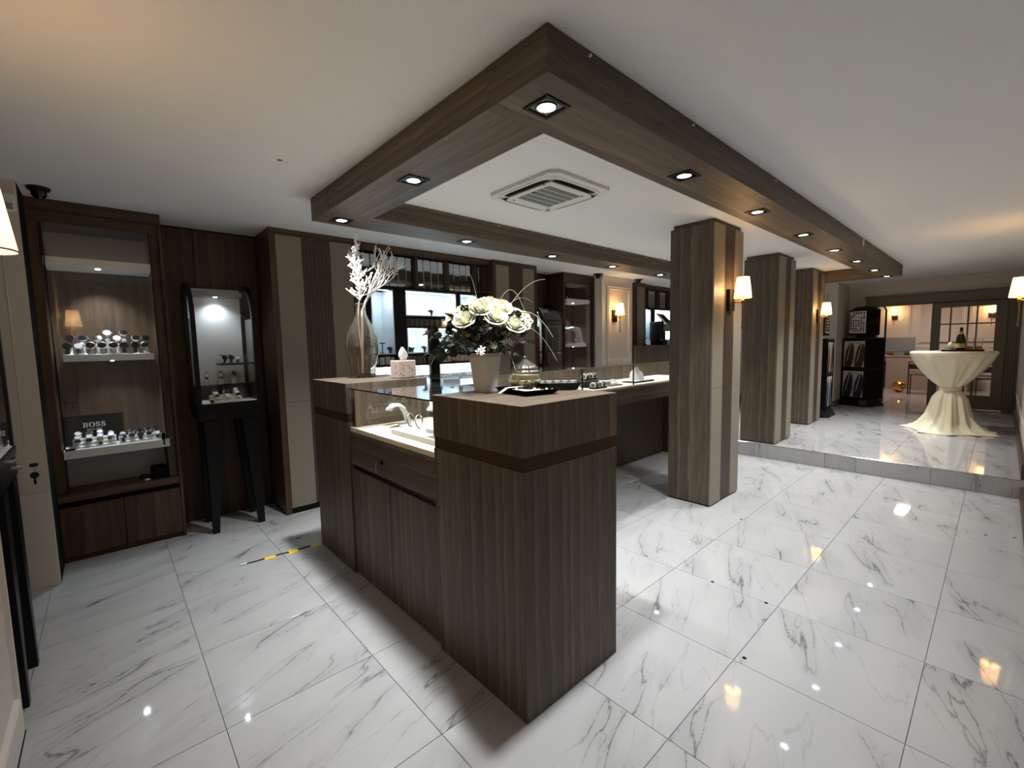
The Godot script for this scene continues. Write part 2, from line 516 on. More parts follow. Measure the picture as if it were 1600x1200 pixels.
func build_shell() -> void:
	var f := struct("floor", M.grout, V(-1.2, -0.12, -5.0), V(6.08, -0.004, 0.2), 0, 0.0)
	tiles(f, -0.95, 6.08, -4.8, 0.2, 0.0, 0.245)
	for q in [V(3.839, 0, -1.401), V(2.69, 0, -1.141), V(2.681, 0, -0.832), V(2.126, 0, -0.745), V(4.786, 0, -0.011), V(4.868, 0, 0.134)]:
		mk(f, "floor_plug", M.black_matt, G.new().lathe([Vector2(0.0, 0.0015), Vector2(0.0085, 0.0015), Vector2(0.01, 0.0)], q, 14))
	var f2 := struct("floor", M.grout, V(6.085, -0.12, -5.0), V(11.3, UP - 0.004, 0.2), 0, 0.0)
	tiles(f2, 6.083, 11.3, -5.0, 0.2, UP, 6.083)
	var zs := [0.2, -0.42, -1.03, -1.32, -2.03, -2.64, -3.25, -3.86, -4.47]
	for i in zs.size() - 1:
		var g := G.new().box(V(6.07, 0.001, zs[i] - 0.0013), V(6.084, UP - 0.007, zs[i + 1] + 0.0013), 2, 0.001, Vector2(rf(0, 2), rf(0, 2)))
		mk(f2, "riser_tile", M.marble, g)
	bx(f2, "step_edge", M.steel, V(6.068, UP - 0.007, -4.8), V(6.083, UP - 0.0005, 0.2), 2, 0.001)
	struct("floor", M.marble, V(11.3, -0.12, -4.2), V(15.4, UP, 1.6), 0, 0.0)
	var cl := struct("ceiling", M.ceiling_paint, V(-1.2, CE, -5.1), V(15.5, CE + 0.15, 1.7), 0, 0.0)
	mk(cl, "cover_disc", M.grey_panel, G.new().lathe([Vector2(0, CE - 0.004), Vector2(0.012, CE - 0.004), Vector2(0.014, CE)], V(0.796, 0, -2.751), 16))
	# walls
	var wl := struct("wall_left", M.wall_paint, V(-0.97, 0, -2.55), V(-0.347, CE, 0.2))
	molding(wl, "panel_moulding", [V(-0.347, 0.18, -2.45), V(-0.347, 0.18, -0.2), V(-0.347, 0.92, -0.2), V(-0.347, 0.92, -2.45)], V(1, 0, 0))
	molding(wl, "panel_moulding", [V(-0.347, 1.05, -2.45), V(-0.347, 1.05, -0.2), V(-0.347, 2.4, -0.2), V(-0.347, 2.4, -2.45)], V(1, 0, 0))
	struct("baseboard_left", M.black_matt, V(-0.347, 0, -2.548), V(-0.344, 0.008, 0.2))
	struct("wall_left", M.wall_paint, V(-1.2, 0, -5.0), V(-0.97, CE, 0.2))
	var wr := struct("wall_right", M.wall_paint, V(-1.2, 0, 0.2), V(11.5, CE, 0.42))
	molding(wr, "panel_moulding", [V(6.6, 0.5, 0.2), V(10.9, 0.5, 0.2), V(10.9, 2.35, 0.2), V(6.6, 2.35, 0.2)], V(0, 0, -1))
	struct("baseboard_right", M.wood_dark, V(-0.34, 0, 0.175), V(6.14, 0.11, 0.2), 0)
	struct("baseboard_right", M.wood_dark, V(6.086, UP, 0.175), V(11.3, UP + 0.14, 0.2), 0)
	struct("wall_back", M.wall_paint, V(-1.2, 0, -5.1), V(11.3, CE, -4.80))
	var wc := struct("wall_corner", M.wall_paint, V(-0.97, 0, -4.405), V(-0.323, CE, -4.07))
	bx(wc, "return", M.wall_paint, V(-0.97, 0, -4.80), V(-0.352, CE, -4.405))
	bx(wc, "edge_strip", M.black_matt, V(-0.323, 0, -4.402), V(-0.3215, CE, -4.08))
	bx(wc, "corner_bead", M.trim_paint, V(-0.412, 0.95, -4.07), V(-0.406, CE, -4.066))
	bx(wc, "skirting", M.trim_paint, V(-0.97, 0.0, -4.07), V(-0.324, 0.62, -4.062))
	var wm := struct("wall_middle", M.wall_paint, V(5.81, 0, -4.80), V(6.665, CE, -4.262))
	molding(wm, "panel_moulding", [V(5.925, 1.19, -4.262), V(6.58, 1.19, -4.262), V(6.58, 2.39, -4.262), V(5.925, 2.39, -4.262)], V(0, 0, 1), 0.05, 0.02)
	bx(wm, "crown_strip", M.trim_paint, V(5.81, CE - 0.05, -4.262), V(6.665, CE, -4.24))
	var wf := struct("wall_far", M.wall_paint, V(10.35, UP, -4.80), V(11.3, CE, -2.15))
	molding(wf, "panel_moulding", [V(10.35, 0.5, -3.4), V(10.35, 0.5, -2.3), V(10.35, 2.36, -2.3), V(10.35, 2.36, -3.4)], V(-1, 0, 0), 0.05, 0.02)
	bx(wf, "skirting", M.door_wood, V(10.335, UP, -4.8), V(10.35, UP + 0.1, -2.15))
	bx(wf, "skirting", M.door_wood, V(10.335, UP, -2.15), V(11.29, UP + 0.1, -2.138))
	# wall with the wide doorway
	struct("wall_far", M.wall_paint, V(11.3, UP, -2.6), V(11.5, CE, -1.70))
	struct("wall_far", M.wall_paint, V(11.3, 2.09, -1.70), V(11.5, CE, 0.2))
	var tr := G.new()
	tr.prism([V(11.3, CE, -2.15), V(11.22, CE, -2.15), V(11.22, CE - 0.015, -2.15), V(11.28, CE - 0.07, -2.15), V(11.3, CE - 0.07, -2.15)], V(0, 0, 2.35))
	mk(self, "trim_1", M.trim_paint, tr).set_meta("kind", "structure")
	build_doorway()

func build_doorway() -> void:
	var d := Node3D.new()
	d.name = "door_1"
	d.position = V(11.3, UP, -0.8)
	d.set_meta("kind", "structure")
	add_child(d)
	var g := G.new()
	for q in [[V(11.255, UP, -1.875), V(11.3, 2.10, -1.70)], [V(11.255, 2.10, -1.875), V(11.3, 2.275, 0.2)]]: g.box(q[0], q[1], 1, 0.004)
	g.box(V(11.235, 2.255, -1.89), V(11.3, 2.285, 0.2), 2, 0.004).box(V(11.24, 2.10, -1.72), V(11.255, 2.13, 0.2), 2, 0.003).box(V(11.24, UP, -1.73), V(11.255, 2.13, -1.70), 1, 0.003)
	mk(d, "casing", M.door_wood, g)
	bx(d, "jamb", M.door_wood, V(11.3, UP, -1.72), V(11.5, 2.10, -1.69))
	bx(d, "head_jamb", M.door_wood, V(11.3, 2.09, -1.70), V(11.5, 2.11, 0.2))
	# the glazed sliding leaf: stiles, rails, muntins, panes
	var x0 := 11.31
	var x1 := 11.35
	var z0 := -0.908
	var z1 := 0.035
	var zs := [-0.785, -0.655, -0.435, -0.325, -0.105]
	var ys := [0.43, 0.78, 1.07, 1.37, 1.70, 2.0]
	bx(d, "stile", M.door_wood, V(x0, UP + 0.01, z0), V(x1, 2.09, zs[0])); bx(d, "stile", M.door_wood, V(x0, UP + 0.01, zs[4]), V(x1, 2.09, z1))
	bx(d, "rail", M.door_wood, V(x0, UP + 0.01, zs[0]), V(x1, ys[0], zs[4]), 2); bx(d, "rail", M.door_wood, V(x0, ys[5], zs[0]), V(x1, 2.09, zs[4]), 2)
	for i in [1, 2, 3]: bx(d, "muntin", M.door_wood, V(x0 + 0.005, ys[0], zs[i] - 0.011), V(x1 - 0.005, ys[5], zs[i] + 0.011))
	for j in [1, 2, 3, 4]: bx(d, "muntin", M.door_wood, V(x0 + 0.006, ys[j] - 0.011, zs[0]), V(x1 - 0.006, ys[j] + 0.011, zs[4]), 2)
	for i in 4:
		for j in 5: bx(d, "pane", M.glass_pane, V(x0 + 0.018, ys[j], zs[i]), V(x0 + 0.022, ys[j + 1], zs[i + 1]), 1, 0)
	bx(d, "side_panel", M.door_wood, V(11.33, UP, 0.035), V(11.37, 2.10, 0.2))
	for k in 4: bx(d, "slat", M.door_wood, V(11.315, UP, 0.045 + k * 0.04), V(11.332, 2.10, 0.07 + k * 0.04))
	# the second room: shell with panelled wall
	struct("wall_far", M.wall_paint, V(15.3, UP, -4.2), V(15.5, CE, 1.6))
	struct("wall_side", M.wall_paint, V(11.5, UP, -4.4), V(15.5, CE, -4.2))
	struct("wall_side", M.wall_paint, V(11.5, UP, 1.6), V(15.5, CE, 1.8))
	struct("wall_side", M.wall_paint, V(11.3, UP, 0.2), V(11.5, CE, 1.8))
	struct("wall_side", M.wall_paint, V(11.3, UP, -4.4), V(11.5, CE, -2.6))
	var t := struct("trim_2", M.trim_paint, V(15.27, 1.05, -4.2), V(15.3, 1.09, 1.6), 2)
	bx(t, "rail", M.trim_paint, V(15.28, 1.2, -4.2), V(15.3, 1.225, 1.6), 2)
	for z in [-3.2, -1.62, -1.4, -0.5, 0.3]: molding(t, "panel_moulding", [V(15.3, 1.3, z - 0.05), V(15.3, 1.3, z + 0.75), V(15.3, 2.42, z + 0.75), V(15.3, 2.42, z - 0.05)], V(-1, 0, 0), 0.04, 0.018)
	for z in [-1.4, -0.5, 0.3]: molding(t, "panel_moulding", [V(15.3, 0.35, z - 0.05), V(15.3, 0.35, z + 0.75), V(15.3, 0.95, z + 0.75), V(15.3, 0.95, z - 0.05)], V(-1, 0, 0), 0.04, 0.018)

# ---------- timber ceiling frame with downlights ----------
func build_frame() -> void:
	var f := thing("ceiling_frame", "large rectangular brown wood-look frame hung under the white ceiling", "ceiling frame", V(4.9, BB, -2.2))
	bx(f, "beam", M.wood, V(1.141, BB, -1.362), V(8.78, CE - 0.001, -1.05), 0, 0.0015)
	bx(f, "beam", M.wood, V(1.141, BB, -3.31), V(8.78, CE - 0.001, -2.995), 0, 0.0015)
	bx(f, "beam", M.wood, V(1.1415, BB + 0.0002, -2.9945), V(1.448, CE - 0.001, -1.3625), 2, 0.0015)
	bx(f, "beam", M.wood, V(8.46, BB + 0.0002, -2.9945), V(8.7795, CE - 0.001, -1.3625), 2, 0.0015)
	bx(f, "joint", M.black_matt, V(6.13, BB - 0.0003, -1.362), V(6.132, CE - 0.002, -1.0495), 1, 0.0)
	for q in [[1.36, 1], [2.15, 1], [3.3, 1], [5.7, 1], [5.85, 1], [6.5, 1], [7.5, 1], [2.6, 2], [3.9, 2], [4.13, 2], [4.98, 2], [5.4, 2]]:
		var z: float = -1.05 if q[1] == 1 else -2.995
		mk(f, "pin", M.white, G.new().cyl(V(q[0], 2.52, z), V(q[0], 2.52, z + 0.008), 0.0055 if q[1] == 1 else 0.004, -1, 8))
	bx(f, "bracket", M.white, V(5.96, 2.455, -1.05), V(5.985, 2.53, -1.035), 1, 0.003)
	var xs := [1.30, 2.383, 3.45, 4.524, 5.583, 6.607, 7.683, 8.62]
	var names := ["in the near corner of the frame", "second along the right beam from the near corner", "third along the right beam", "fourth along the right beam, above the first pillar", "fifth along the right beam", "sixth along the right beam", "seventh along the right beam", "at the far end of the right beam"]
	for i in 8: downlight(V(xs[i], BB, -1.206), names[i], 1.0)
	downlight(V(1.295, BB, -2.18), "in the middle of the short left beam", 1.0)
	downlight(V(1.295, BB, -3.165), "in the left corner of the frame by the tall cabinet", 1.0)
	var xf := [2.37, 3.453, 4.5, 5.589, 6.62, 7.69]
	var nf := ["nearest along the back beam", "second along the back beam", "third along the back beam", "fourth along the back beam, left of the first pillar", "on the back beam hidden behind the first pillar", "last on the back beam"]
	for i in 6: downlight(V(xf[i], BB, -3.15), nf[i], 1.0)

var lamp0: Node3D
func downlight(p: Vector3, where: String, e: float) -> void:
	var lb := "square black downlight " + where
	if lamp0 == null:
		lamp0 = thing("downlight", lb, "downlight", p, "square downlights in the ceiling frame")
		var g := G.new()
		for q in [[-0.064, -0.064, 0.064, -0.05], [-0.064, 0.05, 0.064, 0.064], [-0.064, -0.05, -0.05, 0.05], [0.05, -0.05, 0.064, 0.05]]:
			g.box(p + V(q[0], -0.006, q[1]), p + V(q[2], 0, q[3]), 0, 0.001)
		mk(lamp0, "trim", M.black, g)
		bx(lamp0, "baffle", M.black_gloss, p + V(-0.05, -0.002, -0.05), p + V(0.05, 0, 0.05), 0, 0)
		mk(lamp0, "ring", M.black, G.new().lathe([Vector2(0.036, -0.002), Vector2(0.036, -0.005), Vector2(0.041, -0.005), Vector2(0.041, -0.002)], p, 24))
		mk(lamp0, "lens", M.lamp_disc, G.new().lathe([Vector2(0, -0.0045), Vector2(0.03, -0.004), Vector2(0.036, -0.002)], p, 24))
	else:
		dup(lamp0, "downlight", p, 0, lb)
	spot(p + V(0, -0.012, 0), Vector3.DOWN, COOL, 4.0 * e, 49, 0.035, 1.0)

# ---------- pillars ----------
func build_pillars() -> void:
	pillar(3.917, 4.537, -2.105, -1.70, 0.0, "wood and beige clad pillar in front of the raised step, the nearest one")
	pillar(6.12, 6.725, -2.275, -1.862, UP, "wood and beige clad pillar on the step edge, middle of the three")
	pillar(7.87, 8.49, -2.35, -1.94, UP, "wood and beige clad pillar beside the black display stand, the farthest one")

func pillar(x0: float, x1: float, z0: float, z1: float, y0: float, lb: String) -> void:
	var t := thing("pillar", lb, "pillar", V((x0 + x1) / 2, y0, (z0 + z1) / 2), "three clad pillars")
	var yt := CE - 0.037
	bx(t, "core", M.wood, V(x0, y0 + 0.012, z0), V(x1, yt, z1 - 0.012))
	bx(t, "cap", M.wood, V(x0 + 0.02, yt, z0 + 0.02), V(x1 - 0.02, CE, z1 - 0.02))
	bx(t, "foot", M.black_matt, V(x0 + 0.004, y0, z0 + 0.004), V(x1 - 0.004, y0 + 0.012, z1 - 0.016))
	var a := x0 + 0.215
	var b := x1 - 0.185
	var ym := 1.07 if y0 == 0.0 else 1.22
	for q in [[x0, a], [b, x1]]:
		bx(t, "beige_panel", M.beige, V(q[0], y0 + 0.012, z1 - 0.012), V(q[1], ym - 0.0015, z1))
		bx(t, "beige_panel", M.beige, V(q[0], ym + 0.0015, z1 - 0.012), V(q[1], yt, z1))
	var n := 6
	var w := (b - a) / n
	for i in n: bx(t, "rib", M.rib_wood, V(a + i * w + 0.003, y0 + 0.012, z1 - 0.012), V(a + (i + 1) * w - 0.003, yt, z1 - 0.002), 1, 0.004)

# ---------- counter ----------
func block(z0: float, z1: float, lb: String) -> Node3D:
	var t := thing("counter_block", lb, "counter", V(1.43, 0, (z0 + z1) / 2), "tall counter end blocks")
	var x0 := 1.125
	var x1 := 1.727
	bx(t, "lower_body", M.wood, V(x0, 0, z0), V(x1, 1.015, z1), 1, 0.0015)
	bx(t, "band", M.bronze_band, V(x0 + 0.003, 1.015, z0 + 0.003), V(x1 - 0.003, 1.071, z1 - 0.003), 0, 0.001)
	bx(t, "upper_body", M.wood, V(x0, 1.071, z0), V(x1, 1.269, z1), 1, 0.0015)
	return t

func build_counter() -> void:
	block(-1.80, -1.186, "nearest tall wood counter block with a bronze band, holding the flowers")
	block(-3.447, -2.826, "wood counter block at the far end, holding the glass vase")
	# left showcase between the two blocks
	var t := thing("showcase_counter", "low glass-topped display counter between the two wood blocks", "display counter", V(1.43, 0, -2.3))
	var z0 := -2.824
	var z1 := -1.802
	bx(t, "plinth", M.black_matt, V(1.16, 0, z0), V(1.70, 0.03, z1), 2)
	bx(t, "body", M.wood_dark, V(1.155, 0.03, z0), V(1.72, 0.955, z1), 1)
	for q in [[z0, -2.312], [-2.309, z1]]: bx(t, "door", M.wood, V(1.138, 0.012, q[0] + 0.001), V(1.155, 0.712, q[1] - 0.001))
	bx(t, "shadow_gap", M.black, V(1.15, 0.712, z0), V(1.156, 0.745, z1), 2)
	var dr := bx(t, "drawer", M.wood, V(1.138, 0.745, z0), V(1.155, 0.957, z1), 2)
	mk(dr, "lock", M.black, G.new().cyl(V(1.138, 0.832, -2.385), V(1.126, 0.832, -2.385), 0.014, 0.012, 16))
	mk(dr, "key", M.steel, G.new().box(V(1.10, 0.828, -2.387), V(1.128, 0.836, -2.383), 0, 0.001).box(V(1.098, 0.775, -2.388), V(1.104, 0.836, -2.382), 1, 0.002))
	bx(t, "deck", M.cream, V(1.141, 0.957, z0), V(1.72, 0.985, z1), 2)
	for q in [[z0 + 0.03, z0 + 0.045], [z1 - 0.02, z1 - 0.002]]: bx(t, "end_panel", M.wood, V(1.16, 0.985, q[0]), V(1.715, 1.232, q[1]))
	bx(t, "glass_front", M.glass_pane, V(1.142, 0.985, z0 + 0.002), V(1.147, 1.232, z1), 1, 0)
	bx(t, "glass_back", M.glass_pane, V(1.705, 0.985, z0 + 0.046), V(1.71, 1.232, z1 - 0.02), 1, 0)
	bx(t, "glass_top", M.glass_pane, V(1.141, 1.232, z0), V(1.722, 1.240, z1), 1, 0)
	bx(t, "glass_edge", M.black_gloss, V(1.139, 1.2325, z0), V(1.141, 1.2395, z1), 2, 0)
	# right run with the kneehole
	var r := thing("showcase_counter", "long sit-down glass display counter running to the pillar", "display counter", V(3.6, 0, -2.9))
	bx(r, "plinth", M.marble, V(1.74, 0, -3.0), V(5.45, 0.022, -2.575), 0, 0.003)
	bx(r, "rear_body", M.wood, V(1.74, 0.0, -3.13), V(5.45, 0.87, -3.012), 1)
	var nr := 92
	for i in nr: bx(r, "rib", M.rib_wood, V(1.76 + i * 0.04, 0.022, -3.012), V(1.794 + i * 0.04, 0.87, -3.0), 1, 0.005)
	bx(r, "end_panel", M.wood, V(5.452, 0, -3.13), V(5.50, 1.05, -2.575))
	bx(r, "apron", M.wood, V(1.73, 0.872, -3.13), V(5.45, 1.032, -2.562), 0)
	bx(r, "deck", M.cream, V(1.73, 1.032, -3.13), V(5.45, 1.05, -2.56), 0)
	bx(r, "back_board", M.wood, V(2.55, 1.05, -3.13), V(5.45, 1.255, -3.11))
	bx(r, "glass_front", M.glass_pane, V(1.73, 1.05, -2.572), V(5.45, 1.262, -2.567), 1, 0)
	bx(r, "glass_top", M.glass_pane, V(1.73, 1.262, -3.13), V(5.45, 1.268, -2.565), 1, 0)
	bx(r, "glass_edge", M.grey_panel, V(1.73, 1.2625, -2.565), V(5.45, 1.2675, -2.563), 1, 0)
	for x in [3.21, 4.054]:
		var dv := bx(r, "divider", M.glass_pane, V(x, 1.05, -3.1), V(x + 0.006, 1.26, -2.575), 1, 0)
		bx(dv, "edge_post", M.black_gloss, V(x - 0.004, 1.05, -2.585), V(x + 0.012, 1.26, -2.573))

# ---------- back wall ----------
func cabinet(at: Vector3, lb: String, lined := true) -> Node3D:
	# tall glazed display cabinet, local x from -0.368 to 0.368, front at z = 0
	var t := thing("display_cabinet", lb, "cabinet", at)
	var o := at
	var w := 0.368
	for s in [-1, 1]: bx(t, "side_panel", M.wood_dark, o + V(s * w, 0, -0.39), o + V(s * (w - 0.02), CE - 0.075, 0))
	bx(t, "head_panel", M.wood_dark, o + V(-w, CE - 0.075, -0.39), o + V(w, CE - 0.001, 0.002), 0)
	bx(t, "back_panel", M.wood_dark, o + V(-w + 0.02, 0, -0.39), o + V(w - 0.02, CE - 0.075, -0.375))
	for s in [-1, 1]: bx(t, "inner_panel", M.wood_dark, o + V(s * (w - 0.02), 0.497, -0.375), o + V(s * (w - 0.075), 2.39, -0.031))
	bx(t, "soffit", M.wood_dark, o + V(-w + 0.02, 2.39, -0.375), o + V(w - 0.02, CE - 0.075, -0.02), 0)
	bx(t, "plinth", M.wood_dark, o + V(-w + 0.02, 0, -0.37), o + V(w - 0.02, 0.04, -0.03), 0)
	bx(t, "carcass", M.black_matt, o + V(-w + 0.02, 0.04, -0.37), o + V(w - 0.02, 0.443, -0.022), 0)
	for s in [[-w + 0.022, 0.002], [0.005, w - 0.022]]: bx(t, "door", M.wood_dark, o + V(s[0], 0.045, -0.02), o + V(s[1], 0.405, -0.002))
	bx(t, "counter_top", M.wood_dark, o + V(-w + 0.02, 0.443, -0.374), o + V(w - 0.02, 0.497, -0.002), 0)
	bx(t, "upper_back", M.grey_panel if lined else M.black_matt, o + V(-0.293, 2.17, -0.374), o + V(0.293, 2.389, -0.362))
	var lbx := bx(t, "light_box", M.white, o + V(-0.285, 2.11, -0.36), o + V(0.292, 2.165, -0.031), 0)
	mk(lbx, "led_spot", M.led_dot, G.new().lathe([Vector2(0, 2.1065), Vector2(0.014, 2.1065), Vector2(0.016, 2.11)], o + V(-0.01, 0, -0.12) * 1.0 - V(0, o.y, 0), 16))
	bx(t, "shelf", M.white, o + V(-0.24, 1.437, -0.374), o + V(0.265, 1.487, -0.08), 0)
	bx(t, "lower_shelf", M.white, o + V(-0.285, 0.75, -0.374), o + V(0.31, 0.81, 0.0), 0)
	bx(t, "lower_back", M.grey_panel, o + V(-0.29, 0.497, -0.374), o + V(0.293, 0.75, -0.25))
	bx(t, "glass_front", M.glass_pane, o + V(-0.275, 0.81, -0.027), o + V(0.293, 2.385, -0.022), 1, 0)
	for s in [-0.278, 0.29]: bx(t, "glass_seal", M.black_gloss, o + V(s, 0.81, -0.029), o + V(s + 0.006, 2.385, -0.020))
	spot(o + V(-0.01, 2.10, -0.12), V(0, -1, -0.28), LED, 0.85, 46, 0.014, 0.9)
	spot(o + V(0.02, 1.43, -0.15), V(0, -1, 0.1), LED, 0.36, 60, 0.014, 0.9)
	mk(t.get_node("shelf"), "led_spot", M.led_dot, G.new().lathe([Vector2(0, 1.4335), Vector2(0.010, 1.4335), Vector2(0.012, 1.437)], V(o.x + 0.02, 0, o.z - 0.15), 14))
	return t

func panelled_cabinet(x: float, lb: String) -> void:
	var t := thing("tall_cupboard", lb, "cupboard", V(x + 0.386, 0, -4.5))
	var z := -4.267
	bx(t, "body", M.wood_dark, V(x, 0.0, -4.78), V(x + 0.772, CE - 0.001, z - 0.012))
	bx(t, "stile", M.wood_dark, V(x, 0, z - 0.012), V(x + 0.048, CE - 0.055, z)); bx(t, "stile", M.wood_dark, V(x + 0.72, 0, z - 0.012), V(x + 0.772, CE - 0.055, z))
	bx(t, "top_rail", M.wood_dark, V(x, CE - 0.055, z - 0.012), V(x + 0.772, CE - 0.001, z), 0)
	bx(t, "plinth", M.black_matt, V(x + 0.048, 0, z - 0.012), V(x + 0.72, 0.052, z - 0.006), 0)
	for q in [[x + 0.048, x + 0.264], [x + 0.512, x + 0.72]]:
		bx(t, "beige_panel", M.beige, V(q[0] + 0.002, 0.053, z - 0.012), V(q[1], 1.017, z - 0.001))
		bx(t, "beige_panel", M.beige, V(q[0] + 0.002, 1.02, z - 0.012), V(q[1], CE - 0.057, z - 0.001))
	for i in 7: bx(t, "rib", M.rib_wood, V(x + 0.266 + i * 0.0352, 0.053, z - 0.012), V(x + 0.300 + i * 0.0352, CE - 0.057, z - 0.003), 1, 0.002)

func arch_stand(lb: String) -> Node3D:
	# glazed vitrine on legs with a quarter-round front; local, front at z = 0, facing +z
	var t := thing("arched_vitrine", lb, "vitrine")
	for s in [-1, 1]:
		for z in [[0.0, -0.036], [-0.384, -0.42]]:
			var g := G.new()
			var xa: float = s * 0.19
			var zz: float = z[0]
			var dz: float = -1.0 if zz == 0.0 else 1.0
			# tapering leg
			var top := [V(xa, 0.928, zz), V(xa - s * 0.115, 0.928, zz), V(xa - s * 0.115, 0.928, zz + dz * 0.13), V(xa, 0.928, zz + dz * 0.13)]
			if zz != 0.0: top = [V(xa, 0.928, -0.42), V(xa - s * 0.115, 0.928, -0.42), V(xa - s * 0.115, 0.928, -0.29), V(xa, 0.928, -0.29)]
			var zb: float = zz
			var bot := [V(xa, 0, zb), V(xa - s * 0.045, 0, zb), V(xa - s * 0.045, 0, zb + dz * 0.05), V(xa, 0, zb + dz * 0.05)]
			for k in 4:
				var e := (k + 1) % 4
				var m: Vector3 = (top[e] - top[k]).cross(bot[k] - top[k]).normalized()
				var cc: Vector3 = (top[0] + top[2]) * 0.5
				if m.dot((top[k] + top[e]) * 0.5 - cc) < 0: m = -m
				g.quad(top[k], top[e], bot[e], bot[k], m)
			g.quad(bot[0], bot[1], bot[2], bot[3], Vector3.DOWN)
			mk(t, "leg", M.black, g)
	bx(t, "apron", M.black, V(-0.226, 0.93, -0.42), V(0.226, 1.03, 0.0), 0, 0.004)
	bx(t, "base", M.black, V(-0.232, 1.03, -0.422), V(0.232, 1.07, 0.004), 0, 0.004)
	bx(t, "deck", M.white, V(-0.193, 1.07, -0.38), V(0.193, 1.074, -0.002), 0, 0.001)
	# side frames: path up the back, over the top, down the curved front
	var path := []
	path.append(Vector2(-0.405, 1.07))
	path.append(Vector2(-0.405, 1.98))
	for i in 7: path.append(Vector2(-0.365, 2.0) + Vector2(-cos(i * PI / 12), sin(i * PI / 12)) * 0.04)
	for i in 11: path.append(Vector2(-0.29, 1.74) + Vector2(sin(i * PI / 20) * 0.274, cos(i * PI / 20) * 0.30))
	path.append(Vector2(-0.016, 1.07))
	for s in [-1, 1]:
		var a: Array = []
		for i in path.size():
			var d: Vector2 = (path[mini(i + 1, path.size() - 1)] - path[maxi(i - 1, 0)]).normalized()
			var nn := Vector2(-d.y, d.x) * 0.016
			a.append([path[i] + nn, path[i] - nn])
		var g := G.new()
		var xo: float = s * 0.226
		var xi: float = s * 0.196
		for i in path.size() - 1:
			for k in 2:
				var p: Vector2 = a[i][k]
				var q: Vector2 = a[i + 1][k]
				var m2: Vector2 = (a[i][k] - a[i][1 - k]).normalized()
				var m := V(0, m2.y, m2.x)
				g.quad(V(xo, p.y, p.x), V(xo, q.y, q.x), V(xi, q.y, q.x), V(xi, p.y, p.x), m)
			for x in [xo, xi]: g.quad(V(x, a[i][0].y, a[i][0].x), V(x, a[i][1].y, a[i][1].x), V(x, a[i + 1][1].y, a[i + 1][1].x), V(x, a[i + 1][0].y, a[i + 1][0].x), V(s if x == xo else -s, 0, 0))
		mk(t, "side_frame", M.black, g)
		bx(t, "side_glass", M.glass_pane, V(s * 0.209, 1.07, -0.39), V(s * 0.213, 1.76, -0.03), 1, 0)
	bx(t, "back_panel", M.white, V(-0.196, 1.07, -0.42), V(0.196, 2.03, -0.41))
	var pts := []
	for i in range(8, path.size()):
		pts.append([V(-0.196, path[i].y, path[i].x + 0.01), V(0.196, path[i].y, path[i].x + 0.01)])
	mk(t, "curved_glass", M.glass_pane, G.new().sheet(pts))
	bx(t, "lamp_bar", M.grey_panel, V(-0.196, 1.955, -0.41), V(0.196, 2.0, -0.30), 0)
	mk(t, "led_spot", M.led_dot, G.new().lathe([Vector2(0, 1.951), Vector2(0.013, 1.951), Vector2(0.015, 1.955)], V(0, 0, -0.33), 16))
	bx(t, "riser", M.black, V(-0.196, 1.07, -0.40), V(0.196, 1.20, -0.31), 0)
	bx(t, "upper_shelf", M.black, V(-0.02, 1.37, -0.40), V(0.196, 1.384, -0.20), 0)
	return t

func vitrine_light(p: Vector3, e: float) -> void:
	spot(p, Vector3.DOWN, LED, e, 65, 0.013, 0.9)

func niche(t: Node, x0: float, x1: float, y0: float, y1: float, zf: float, e: float) -> void:
	# lit white recess behind the front plane zf
	var zb := maxf(zf - 0.27, -4.76)
	var p := bx(t, "niche_back", M.niche_white, V(x0, y0, zb - 0.01), V(x1, y1, zb), 1, 0)
	bx(p, "niche_side", M.niche_white, V(x0 - 0.01, y0, zb), V(x0, y1, zf - 0.005), 1, 0); bx(p, "niche_side", M.niche_white, V(x1, y0, zb), V(x1 + 0.01, y1, zf - 0.005), 1, 0)
	bx(p, "niche_shelf", M.niche_white, V(x0 - 0.01, y0 - 0.012, zb), V(x1 + 0.01, y0, zf - 0.002), 0, 0); bx(p, "niche_top", M.niche_white, V(x0 - 0.01, y1, zb), V(x1 + 0.01, y1 + 0.012, zf - 0.005), 0, 0)
	bx(p, "led_strip", M.led_strip, V(x0 + 0.02, y1 - 0.006, zf - 0.06), V(x1 - 0.02, y1, zf - 0.045), 0, 0)
	area(V((x0 + x1) / 2, y1 - 0.009, zf - 0.0525), V(0, -1, -0.25), x1 - x0 - 0.04, 0.02, LED, e)

func mirror_row(t: Node, x0: float, x1: float, n: int, y0: float, y1: float, z: float) -> void:
	var w := (x1 - x0) / n
	for i in n:
		var h := (y1 - y0) / 2
		var g := G.new().box(V(-w / 2 + 0.002, -h, -0.004), V(w / 2 - 0.002, h - rf(0, 0.014), 0.006), 1, 0.005)
		var o := mk(t, "mirror_strip", M.mirror, g)
		o.position += V(x0 + (i + 0.5) * w, y0 + h, z)
		o.rotation = Vector3(rf(-0.006, 0.006), rf(-0.015, 0.015), 0)

